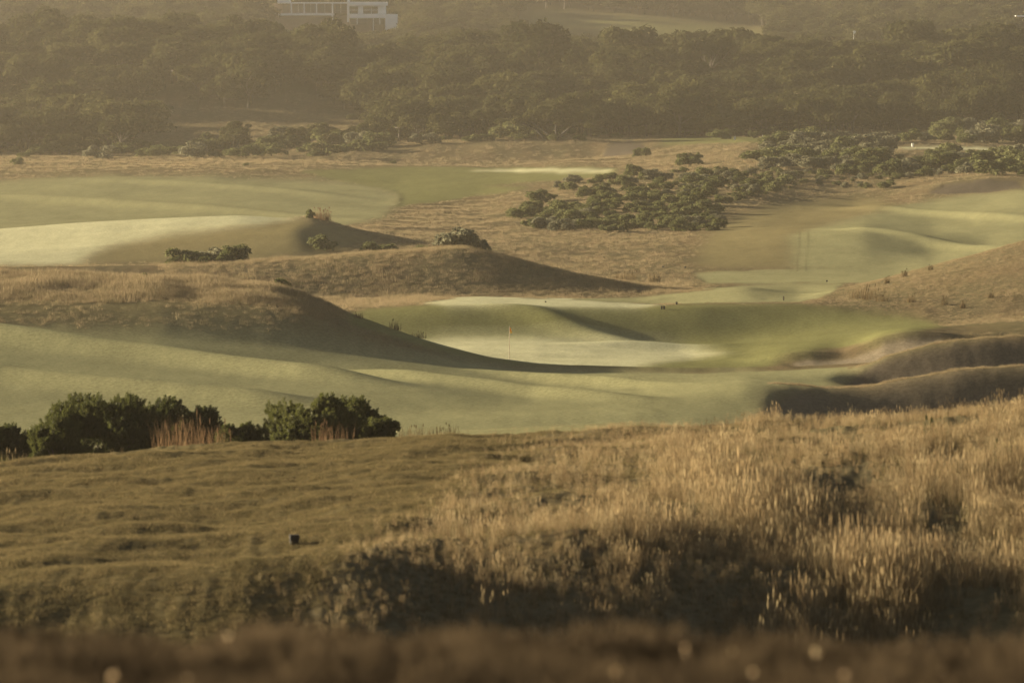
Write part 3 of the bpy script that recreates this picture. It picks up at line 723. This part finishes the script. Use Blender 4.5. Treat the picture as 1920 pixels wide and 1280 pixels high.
for i, (u, v, wp, hp, lab) in enumerate([(740, 612, 24, 20, 'dark tuft on the falling edge of the left dune, upper one'), (785, 634, 30, 14, 'dark tuft on the falling edge of the left dune, lower one'), (672, 588, 20, 12, 'small tuft high on the falling edge of the left dune')]):
    reed_clump(lab, u, 352, wp, hp, 60, M_REED, 40 + i)
for i, (u, v, wp, hp, lab) in enumerate([(1172, 528, 46, 20, 'round dark tussock left of the gap between dune and right hill'), (1228, 530, 24, 18, 'upright dark tussock beside the round one')]):
    x_, y_ = find(u, v, 476, 560)
    reed_clump(lab, u, y_, wp, hp, 120, M_REED, 50 + i)
x_, y_ = find(607, 416, 585, 640)
reed_clump('reddish plume of dry grass on the end of the tee mound', 604, 598, 34, 22, 150, M_RED, 55)

# ------------------------------------------------------------------ shrubs on the dunes
def shrub(u, Y, wpx, hpx, label, group=None, grey=False, k=0):
    x, y, z = spot(u, Y); s = wpx / F * Y / 2 / 1.05; sz = hpx / F * Y / 0.98
    P_ = (GREYS if grey else SCRUB)
    return plant('shrub', P_[k % len(P_)], (x, y, z - 0.05), random.uniform(0, 6.28), (s, s, sz), label, 'shrub', group, ('foliage', 'stem'))
for i, (u, v, Yd, wp, hp, lab, g) in enumerate([
    (580, 412, 597, 26, 18, 'small dark shrub beside the reddish plume on the tee mound', 0),
    (607, 459, None, 60, 28, 'round shrub alone on the left of the middle dune', 0),
    (708, 450, None, 84, 36, 'wide domed shrub on the middle dune', 0),
    (790, 446, None, 60, 28, 'dark shrub left of the grey one on the middle dune top', 0),
    (852, 450, 474, 92, 40, 'large grey green shrub on the top of the middle dune', 1),
    (897, 468, 473, 46, 26, 'shrub low on the right shoulder of the middle dune', 1),
    (348, 502, 474, 84, 32, 'leftmost shrub of the clump behind the left dune', 0),
    (392, 500, 478, 90, 32, 'middle shrub of the clump behind the left dune', 1),
    (402, 503, 473, 76, 24, 'lighter front shrub of the clump behind the left dune', 0),
    (438, 497, 476, 74, 34, 'rightmost shrub of the clump behind the left dune', 0),
    (266, 529, 354, 34, 15, 'tiny shrub in the golden grass of the left dune', 0),
    (528, 536, 356, 36, 24, 'small dark shrub on the crest of the left dune', 0),
    (31, 308, 945, 34, 15, 'lone low shrub far left before the wood', 0),
    (460, 312, 925, 14, 7, 'tiny shrub on the far grass strip', 0),
    (737, 306, 990, 16, 8, 'tiny dark shrub where the far strip meets the bank', 0),
    (1203, 296, 965, 34, 20, 'small bent shrub on the far golden mound', 0),
    (1310, 292, 900, 18, 12, 'small dark shrub on the golden flat by the scrub', 0),
    (1291, 318, 860, 56, 26, 'round dark shrub left of the upper scrub', 0),
    (1352, 263, 1035, 44, 20, 'shrub at the wood edge beside the small green tee', 0),
    (1413, 262, 1035, 22, 14, 'little shrub right of the small green tee', 0)]):
    if Yd is None:
        x_, Yd = find(u, v, 455, 560)
    shrub(u, Yd, wp, hp, lab, None, bool(g), i)

def pip(poly, u, v):
    c = False; j = len(poly) - 1
    for i in range(len(poly)):
        (xi, yi), (xj, yj) = poly[i], poly[j]
        if (yi > v) != (yj > v) and u < (xj - xi) * (v - yi) / (yj - yi) + xi: c = not c
        j = i
    return c
def scrub_field(poly, n, y0, y1, w0, w1, mind, label, group, greyp, seed):
    rr = random.Random(seed); got = []; tries = 0
    us = [p[0] for p in poly]; vs_ = [p[1] for p in poly]
    while len(got) < n and tries < 6000:
        tries += 1
        u, v = rr.uniform(min(us), max(us)), rr.uniform(min(vs_), max(vs_))
        if not pip(poly, u, v): continue
        if any(((u - a) / mind) ** 2 + ((v - b) / (mind * 0.33)) ** 2 < 1 for a, b in got): continue
        got.append((u, v))
        x_, y_ = find(u, v, y0, y1)
        wp = w0 + (w1 - w0) * rr.random() ** 1.5
        hp = wp * rr.uniform(0.30, 0.46); gy = rr.random() < greyp
        fu = (u - min(us)) / (max(us) - min(us)); fv = (v - min(vs_)) / (max(vs_) - min(vs_)); fw = (wp - w0) / (w1 - w0)
        side = ['left end', 'left part', 'middle', 'right part', 'right end'][min(4, int(fu * 5))]; hgt_ = ['upper', 'central', 'lower'][min(2, int(fv * 3))]
        lab = '%s %s shrub, %s %s of the %s' % (['small', 'middling', 'big'][min(2, int(fw * 3))], 'grey' if gy else 'green', hgt_, side, label)
        SHRUBS.append((wp, u, y_, hp, lab, group, gy, rr.randrange(20)))
SHRUBS = []
scrub_field([(965, 418), (985, 390), (1040, 362), (1120, 352), (1220, 362), (1300, 378), (1365, 415), (1370, 432), (1250, 437), (1100, 437), (985, 430)], 100, 600, 790, 30, 74, 15, 'dense scrub patch on the slope', 'shrubs of the central scrub patch', 0.1, 1)
scrub_field([(1010, 358), (1100, 340), (1250, 325), (1420, 330), (1480, 350), (1420, 375), (1330, 385), (1230, 362), (1100, 350)], 74, 640, 880, 14, 56, 17, 'sparse scrub above the dense patch', 'scattered shrubs above the central patch', 0.3, 2)
scrub_field([(1412, 308), (1425, 285), (1450, 268), (1560, 262), (1660, 272), (1660, 300), (1560, 318), (1450, 316)], 60, 780, 1030, 34, 92, 18, 'thick plateau scrub at right', 'shrubs of the right plateau', 0.55, 3)
scrub_field([(1560, 318), (1680, 304), (1780, 298), (1920, 300), (1960, 335), (1850, 330), (1760, 334), (1690, 334), (1580, 330)], 54, 780, 1010, 30, 96, 20, 'scrub above the far bunker', 'shrubs above the far bunker', 0.25, 4)
scrub_field([(1690, 268), (1760, 252), (1920, 240), (1990, 262), (1920, 270), (1760, 272)], 18, 1000, 1120, 50, 90, 26, 'scrub above the right tee', 'shrubs above the right tee', 0.2, 5)

scrub_field([(1330, 335), (1420, 318), (1560, 326), (1720, 338), (1660, 356), (1500, 352), (1400, 372)], 44, 640, 900, 12, 46, 17, 'sparse scrub between patch and plateau', 'shrubs between the patch and the plateau', 0.3, 7)
scrub_field([(-20, 296), (-20, 284), (240, 284), (470, 284), (500, 262), (700, 262), (960, 254), (1130, 250), (1560, 246), (1560, 258), (1240, 260), (1130, 264), (960, 268), (720, 276), (680, 292), (480, 298), (240, 298)], 66, 985, 1120, 30, 92, 30, 'thicket before the far wood', 'shrubs before the wood', 0.1, 6)

SHRUBS.sort(key=lambda t: -t[0])
for wp, u, y_, hp, lab, group, gy, k in SHRUBS[:265]:
    shrub(u, y_, wp, hp, lab, group, gy, k)

# ------------------------------------------------------------------ wood on the far hillside
CLEAR = [[(480, 290), (250, 250), (290, 205), (420, 195), (560, 205), (700, 212), (720, 232), (640, 238), (520, 252), (470, 285)],
         [(980, 15), (1060, 20), (1200, 30), (1330, 40), (1440, 55), (1430, 74), (1300, 72), (1120, 64), (990, 46)]]
front = lambda u: np.interp(u, [-400, 0, 230, 250, 480, 500, 690, 720, 960, 1130, 1250, 1450, 1560, 1720, 1920, 2300], [1045, 1045, 1045, 1115, 1100, 1060, 1050, 1046, 1046, 1075, 1062, 1062, 1075, 1110, 1118, 1118])
trees = []
Yt = 1040.0
rt = random.Random(5)
while Yt < 2180:
    st = 5.6 if Yt < 1300 else 6.4
    x0, x1 = (-470 - 960) / F * Yt, (2390 - 960) / F * Yt
    xx = x0 + rt.uniform(0, st)
    while xx < x1:
        u = 960 + xx / Yt * F; yj = Yt + rt.uniform(-2.5, 2.5)
        sc = rt.uniform(0.6, 1.25) * (1.0 if yj < 1300 else 1.1) * float(np.clip(1 + 0.45 * noise2(xx / 22, yj / 30), 0.6, 1.5))
        if yj > front(u) + rt.uniform(0, 14) + 9 * math.sin(u / 37.0) + 6 * math.sin(u / 13.0 + 1):
            z = float(ground(xx, yj)); vb = vz(z, yj); vt = vz(z + 6.3 * sc, yj)
            if yj < 1300 and rt.random() < 0.22: sc *= 1.35
            if 270 < u < 720 and 1078 < yj < 1178 + 14 * math.sin(u / 40):
                sc *= 0.32 if rt.random() < 0.05 else 0
            elif 470 < u < 720 and yj <= 1078: sc *= 0.6
            if yj > 1440 and any(pip(CLEAR[1], u + du_, vt + (vb - vt) * q) for q in (0, .3, .6, 1) for du_ in (-14, 14)): sc = 0
            if 490 < u < 770 and 1200 < yj < 1690 and vt < 48: sc = 0
            if 1890 < u < 1945 and 1440 < yj < 1660 and vt < 47: sc = 0
            if sc > 0: trees.append((xx, yj, z, sc, u, vb))
        xx += st * rt.uniform(0.75, 1.3)
    Yt += st * (1.0 if Yt < 1300 else 1.5)
vis = [t for t in trees if -30 < t[4] < 1950]
vis.sort(key=lambda t: t[1])
near_t = set(id(t) for t in vis[:296])
def tree_label(u, y, sc):
    size = 'small' if sc < 0.75 else ('middle-sized' if sc < 1.05 else ('large' if sc < 1.35 else 'very large'))
    d_ = y - float(front(u)); row = 'front row' if d_ < 14 else ('second row' if d_ < 30 else ('third row' if d_ < 48 else 'rows farther back'))
    for lim, place in ((130, 'at the left edge of the photo'), (270, 'left of the golden clearing'), (480, 'above the golden clearing'), (620, 'below the left half of the white house'), (760, 'below the right half of the white house'),
                       (960, 'left of the spreading forked tree'), (1130, 'behind the spreading forked tree'), (1250, 'right of the spreading forked tree'), (1440, 'behind the small green tee'), (1600, 'behind the left plateau scrub'), (1750, 'behind the right plateau scrub'), (9999, 'at the right edge of the photo')):
        if u < lim: break
    return '%s evergreen, %s of wood, %s' % (size, row, place), 'front trees of the wood ' + place
rest = []
for i, t in enumerate(trees):
    if id(t) in near_t:
        lab, grp = tree_label(t[4], t[1], t[3])
        plant('evergreen_tree', TREES[i % 7], (t[0], t[1], t[2] - 0.2), rt.uniform(0, 6.28), (t[3], t[3], t[3] * rt.uniform(0.75, 1.1)), lab, 'tree', grp)
    else:
        rest.append(t)
def merged(pair, i):
    a, b = pair
    o1 = np.array([v.co for v in a.vertices]); q1 = np.array([list(p.vertices) for p in a.polygons])
    o2 = np.array([v.co for v in b.vertices]); q2 = np.array([list(p.vertices) for p in b.polygons]) + len(o1)
    T = np.zeros(len(o1) * 4); a.color_attributes['albedo'].data.foreach_get('color', T); T = T.reshape(-1, 4)[:, :3]
    me = new_mesh('tree', np.concatenate([o1, o2]), np.concatenate([q1, q2]), False, np.concatenate([T, np.full((len(o2), 3), .5)]))
    me.materials.append(M_TREE); me.materials.append(M_BARK)
    mi = np.zeros(len(q1) + len(q2), np.int32); mi[len(q1):] = 1
    me.polygons.foreach_set('material_index', mi)
    return me
WOODP = proto_collection('wood_trees', [merged(p, i) for i, p in enumerate(TREES)])
ra = np.array([(t[0], t[1], t[2] - 0.2) for t in rest]); rs = np.array([t[3] for t in rest])
scatter('wood', ra, rng.uniform(0, 6.28, len(ra)), np.stack([rs, rs, rs * rng.uniform(0.75, 1.1, len(rs))], -1), WOODP, 'dense evergreen wood covering the far hillside', 'wood')

def merged_scrub(pair):
    me = merged(pair, 0); me.materials[0] = pair[0].materials[0]; return me
low = SHRUBS[265:]
sp = np.array([spot(t[1], t[2]) for t in low]); ss = np.array([(t[0] / F * t[2] / 2.1, t[0] / F * t[2] / 2.1, t[3] / F * t[2] / 0.98) for t in low])
scatter('low_scrub', sp, rng.uniform(0, 6.28, len(low)), ss, proto_collection('low_scrub_kinds', [merged_scrub(p) for p in SCRUB[:4] + GREYS[:1]]), 'small low scrub plants between the larger shrubs', 'scrub')
# two trees that stand out at the edge of the wood
def lone_tree(label, u, Y, lobes, stems, seed, leaves):
    r = np.random.default_rng(seed); x, y, z = spot(u, Y); k = Y / F
    c = np.array([((a - u) * k, r.normal() * 1.2, (b) * k) for a, b, _ in lobes]); rad = np.array([q * k for *_, q in lobes])
    V, Q, T = leaf_cloud(r, c, rad, leaves, 0.36, 0.3, 0.75)
    o = empty('evergreen_tree', (x, y, z)); tag(o, label, 'tree')
    mesh_obj('crown', new_mesh('crown', V, Q, False, np.stack([T * .4] * 3, 1)), o, M_TREE)
    V2, F2 = [], []
    for pts in stems:
        pts = [np.array([(a - u) * k, 0, b * k]) for a, b in pts]
        for j in range(len(pts) - 1):
            limb(V2, F2, pts[j], pts[j + 1], 0.28 - 0.07 * j, 0.21 - 0.07 * j)
    mesh_obj('trunk', new_mesh('trunk', V2, F2, True), o, M_DARKBARK)
M_DARKBARK = plain_material('dark_bark', (0.022, 0.018, 0.014), 0.95, 0.3, 6)
lone_tree('spreading dark tree with leaning forked trunks at the wood edge', 1040, 1036,
          [(1062, 72, 16), (1080, 68, 12), (1045, 62, 14), (1015, 52, 15), (995, 42, 14), (972, 34, 13), (1035, 45, 16), (1065, 50, 16), (1090, 40, 15), (1110, 26, 13), (1075, 30, 14), (1050, 32, 13), (1118, 14, 10)],
          [[(1045, -4), (1042, 22), (1055, 60)], [(1045, -2), (1020, 18), (990, 38)], [(1030, -4), (1005, 20), (975, 34)], [(1048, 5), (1075, 28), (1095, 40)]], 5, 5200)
lone_tree('tall rounded tree standing clear on the golden clearing', 440, 1052,
          [(440, 44, 15), (425, 34, 15), (455, 34, 14), (440, 24, 20), (420, 18, 13), (462, 16, 12), (466, 46, 6)],
          [[(440, -4), (441, 18), (440, 40)], [(441, 10), (458, 34), (468, 46)]], 6, 3000)

# ------------------------------------------------------------------ houses on the hill
M_WHITE = plain_material('white_render', (0.80, 0.79, 0.76), 0.8, 0.06, 0.6)
M_GLASS = plain_material('dark_glazing', (0.045, 0.04, 0.035), 0.15, 0.2, 0.4)
M_BROWN = plain_material('brown_cladding', (0.13, 0.10, 0.075), 0.8, 0.2, 1.5)
def box(name, parent, x0, x1, z0, z1, y0, y1, mat, bev=0.0):
    V = [(x0, y0, z0), (x1, y0, z0), (x1, y1, z0), (x0, y1, z0), (x0, y0, z1), (x1, y0, z1), (x1, y1, z1), (x0, y1, z1)]
    Fc = [(0, 3, 2, 1), (4, 5, 6, 7), (0, 1, 5, 4), (1, 2, 6, 5), (2, 3, 7, 6), (3, 0, 4, 7)]
    return mesh_obj(name, new_mesh(name, V, Fc), parent, mat)
HY = 1650.0; hk = HY / F
hx, _, hz0 = spot(632, HY); hzb = float(zv(60, HY))
house = empty('house', (hx, HY, hzb)); tag(house, 'large white flat-roofed house on the hill above the wood', 'house')
def hb(name, u0, u1, va, vb, y0, y1, mat, parent=None):   # rows va (top) to vb (bottom)
    return box(name, parent or house, (u0 - 632) * hk, (u1 - 632) * hk, (60 - vb) * hk, (60 - va) * hk, y0, y1, mat)
# left wing: open loggia with columns between roof and floor slabs
hb('roof', 540, 656, 5, 7.4, -0.6, 9, M_WHITE)
hb('floor_slab', 514, 626, 25.5, 29.5, -0.5, 9, M_WHITE)
hb('wall', 514, 652, 7.4, 25.5, 3.2, 8.8, M_BROWN)
for a, b in ((549, 569), (573, 592), (597, 621), (629, 649)):
    w_ = hb('window', a, b, 9, 24.5, 3.0, 3.19, M_GLASS)
    hb('frame', (a + b) / 2 - .3, (a + b) / 2 + .3, 9, 24.5, 2.93, 2.99, M_WHITE, w_)
for a, bt in ((547, 25.5), (571, 25.5), (594, 25.5)):
    hb('column', a - 1.2, a + 1.2, 7.4, bt, -0.4, 0.0, M_WHITE)
hb('column', 622.6, 625.4, 7.4, 47, -0.75, -0.52, M_WHITE)
hb('base_wall', 516, 655, 29.5, 75, 0.6, 8.7, M_BROWN)
hb('tower', 521, 544.5, -22, 7, -0.7, 6, M_WHITE)
hb('window', 524, 529, -16, -3, -0.78, -0.71, M_GLASS); hb('window', 533, 541, -16, -3, -0.78, -0.71, M_GLASS)
hb('window', 530, 543.5, 8, 24, 2.6, 2.9, M_GLASS)
hb('balcony_rail', 626, 651, 19.5, 20.5, -0.3, -0.1, M_BROWN); hb('balcony_slab', 626, 651, 33.5, 35, -0.5, 0.55, M_BROWN)
hb('fin_wall', 651.5, 655, -6, 42, -0.9, 8, M_WHITE)
# right block
hb('roof', 655.2, 726, 4, 11, -1.4, 10, M_WHITE)
hb('wall', 655.4, 723, 11.2, 26.5, 0.6, 9, M_WHITE)
for a, b in ((656, 671.5), (681.5, 696), (697.5, 708.5)):
    w_ = hb('window', a, b, 13, 26, 0.42, 0.58, M_GLASS)
    hb('frame', a, b, 19.2, 19.7, 0.36, 0.41, M_WHITE, w_)
hb('pilaster', 672.5, 680.5, 11.2, 26.5, 0.1, 0.57, M_WHITE); hb('pilaster', 709.5, 722.5, 11.2, 26.5, 0.0, 0.57, M_WHITE)
hb('balcony', 655.6, 722.4, 26.8, 34.5, -1.2, 9, M_WHITE)
hb('wall', 656, 721, 34.8, 80, 2.5, 9, M_BROWN)
for a, b in ((657, 669), (672, 687), (702, 711), (714, 720)):
    hb('window', a, b, 36, 46, 2.3, 2.49, M_GLASS)
hb('pier', 688, 697, 34.8, 75, 0.2, 1.2, M_BROWN)
for a, bt in ((670.5, 46), (700.5, 75), (712.5, 46)):
    hb('post', a - 0.8, a + 0.8, 34.8, bt, -0.9, -0.7, M_WHITE)
hb('side_wall', 722.8, 745, 27, 59, -1.3, 8, M_WHITE)
# cabin at the right edge
cy = 1600.0; ck = cy / F
cx, _, _z = spot(1925, cy)
cab = empty('cabin', (cx, cy, float(zv(50, cy)))); tag(cab, 'small framed cabin in the trees at the right edge', 'house')
def cb(name, u0, u1, va, vb, y0, y1, mat): return box(name, cab, (u0 - 1925) * ck, (u1 - 1925) * ck, (50 - vb) * ck, (50 - va) * ck, y0, y1, mat)
cb('roof', 1904, 1950, 29.5, 32, -1, 6, M_WHITE); cb('wall', 1908, 1948, 32.2, 80, 1.5, 6, M_BROWN)
cb('post', 1904.6, 1906, 32.2, 60, -0.9, -0.6, M_WHITE); cb('post', 1947, 1948.6, 32.2, 60, -0.9, -0.6, M_WHITE)
cb('window', 1909.5, 1916, 35, 46, 1.3, 1.49, M_GLASS); cb('wall_panel', 1917, 1926, 34, 46.5, 1.1, 1.48, M_WHITE); cb('window', 1928, 1944, 35, 46, 1.3, 1.49, M_GLASS)

# ------------------------------------------------------------------ flagstick, markers, posts
M_POLE = plain_material('flagstick_paint', (0.20, 0.15, 0.09), 0.5, 0.1, 4)
M_FLAG = leaf_material('flag_cloth', (0.8, 0.42, 0.08), (0.8, 0.42, 0.08), 0.5)
M_FLAGY = leaf_material('flag_cloth_yellow', (0.9, 0.7, 0.2), (0.9, 0.7, 0.2), 0.5)
M_DARK = plain_material('dark_paint', (0.012, 0.012, 0.011), 1.0, 0.2, 8)
M_WPOST = plain_material('white_paint', (0.7, 0.68, 0.62), 0.6, 0.08, 8)
fx, fy = (954.5 - 960) / F * 378, 378.0
fz = float(ground(fx, fy))
flag = empty('flagstick', (fx, fy, fz)); tag(flag, 'thin flagstick with a limp orange flag on the putting green', 'flagstick')
V2, F2 = [], []
limb(V2, F2, (0, 0, -0.05), (0.04, 0, zv(611, fy) - fz), 0.022, 0.017, 8)
mesh_obj('pole', new_mesh('pole', V2, F2, True), flag, M_POLE)
V2, F2 = [], []
kf = fy / F; zt = zv(613, fy) - fz; rows_ = 7
for i in range(rows_ + 1):           # cloth hanging in folds from the top of the pole
    t = i / rows_; zz = zt - t * 11.5 * kf
    for j in range(5):
        q = j / 4; wx_ = (1.8 + 3.4 * t) * kf
        V2.append((0.045 + q * wx_ - 0.3 * kf, 0.05 * math.sin(q * 9 + t * 2) * (0.4 + t), zz - q * 1.2 * kf * (1 - t)))
for i in range(rows_):
    for j in range(4): F2.append((i * 5 + j, i * 5 + j + 1, (i + 1) * 5 + j + 1, (i + 1) * 5 + j))
fo = mesh_obj('flag', new_mesh('flag', V2, F2, True), flag, M_FLAG)
fo.data.materials.append(M_FLAGY)
for p in fo.data.polygons:
    if p.index // 4 >= 5: p.material_index = 1
sd = fo.modifiers.new('cloth_thickness', 'SOLIDIFY'); sd.thickness = 0.006

def marker(name, label, u, v, wpx, hpx, y0, y1, mat, cat, taper=0.8, Y=None, dx=0.5, group=None):
    """a short block or post with a narrower foot, bevelled top"""
    if Y is None: x_, Y = find(u, v, y0, y1)
    x_, y_, z_ = spot(u, Y); k = Y / F; w_ = wpx * k / 2; h_ = hpx * k; t = w_ * taper; dp = w_ * dx
    L_ = [(-0.03, t, dp * taper), (h_ * 0.75, w_, dp), (h_ * 0.94, w_, dp), (h_, w_ * 0.86, dp * 0.8)]
    V = []; Fc = []
    for zz, a, b in L_: V += [(-a, -b, zz), (a, -b, zz), (a, b, zz), (-a, b, zz)]
    for l in range(3):
        for i in range(4):
            j = (i + 1) % 4; Fc.append((l * 4 + i, l * 4 + j, l * 4 + 4 + j, l * 4 + 4 + i))
    Fc += [(3, 2, 1, 0), (12, 13, 14, 15)]
    o = mesh_obj(name, new_mesh(name, V, Fc), None, mat); o.location = (x_, y_, z_); o.rotation_euler = (0, 0, 0.25)
    return tag(o, label, cat, group)
marker('tee_marker', 'black block marker on the near mown slope', 550.5, 1025, 18, 19, 90, 130, M_DARK, 'marker', 0.8)
marker('course_marker', 'left of the two dark blocks on the green bank', 1241, 584, 3.2, 6.5, 405, 425, M_DARK, 'marker')
marker('course_marker', 'right of the two dark blocks on the green bank', 1245.5, 584, 3.6, 6.5, 405, 425, M_DARK, 'marker')
marker('course_marker', 'single dark post on the rim of the green bank', 1269, 571, 3.6, 5, 419, 440, M_DARK, 'marker')
marker('course_marker', 'small dark peg on the bright green strip', 1023, 567, 3, 2.5, 420, 450, M_DARK, 'marker')
marker('course_marker', 'slim dark post at the foot of the right hill', 1470, 564, 2.4, 8, 424, 456, M_DARK, 'marker')
marker('course_marker', 'tiny dark peg on the pale fairway strip', 1551, 529, 3, 3, 476, 540, M_DARK, 'marker')
marker('course_marker', 'left dark peg at the edge of the rough before the strip', 1243, 503, 3, 4, 500, 590, M_DARK, 'marker')
marker('course_marker', 'right dark peg at the edge of the rough before the strip', 1285, 504, 3, 4, 500, 590, M_DARK, 'marker')
marker('distance_post', 'left white post on the small green tee', 1377.5, 262, 3, 5.5, 1000, 1060, M_WPOST, 'post')
marker('distance_post', 'right white post beside the small green tee', 1431, 261, 3, 5.5, 1000, 1060, M_WPOST, 'post')
marker('distance_post', 'white post on the bright tee among the scrub', 1711, 276, 4, 7, 900, 1030, M_WPOST, 'post')
x_, y_, z_ = spot(1599.5, 1500)
far_flag = empty('flagstick', (x_, y_, z_)); tag(far_flag, 'tiny white flag above the trees on the far hillside', 'flagstick')
V2, F2 = [], []; limb(V2, F2, (0, 0, -0.1), (0, 0, zv(58, 1500) - z_), 0.06, 0.04, 6)
mesh_obj('pole', new_mesh('pole', V2, F2, True), far_flag, M_WPOST)
ft = zv(58, 1500) - z_
V2 = [(0, 0, ft), (0.35, .08, ft - .02), (0.62, -.04, ft - .1), (0.5, .0, ft - .7), (0.25, .06, ft - .75), (0, 0, ft - .72)]
ff = mesh_obj('flag', new_mesh('flag', V2, [(0, 1, 4, 5), (1, 2, 3, 4)], False), far_flag, M_WPOST)
sd = ff.modifiers.new('cloth_thickness', 'SOLIDIFY'); sd.thickness = 0.02

# ------------------------------------------------------------------ morning haze
hm_, nt, out = mat_new('haze_air')
pv = nt.nodes.new('ShaderNodeVolumePrincipled')
pv.inputs['Color'].default_value = (0.95, 0.86, 0.68, 1)
pv.inputs['Density'].default_value = 0.00012
pv.inputs['Anisotropy'].default_value = 0.68
nt.links.new(pv.outputs[0], out.inputs['Volume'])
bx0, bx1, by0, by1, bz0, bz1 = -9000, 9000, -400, 3600, float(Z.min()) - 1.5, float(Z.max()) + 14
V = [(bx0, by0, bz0), (bx1, by0, bz0), (bx1, by1, bz0), (bx0, by1, bz0), (bx0, by0, bz1), (bx1, by0, bz1), (bx1, by1, bz1), (bx0, by1, bz1)]
hz = mesh_obj('haze', new_mesh('haze', V, [(0, 3, 2, 1), (4, 5, 6, 7), (0, 1, 5, 4), (1, 2, 6, 5), (2, 3, 7, 6), (3, 0, 4, 7)]), None, hm_)
tag(hz, 'warm morning haze over the course', 'haze', None, 'stuff')
print('GRID', NR, NC, 'trees', len(trees), 'Zrange', Z.min(), Z.max(), 'X', X.min(), X.max())
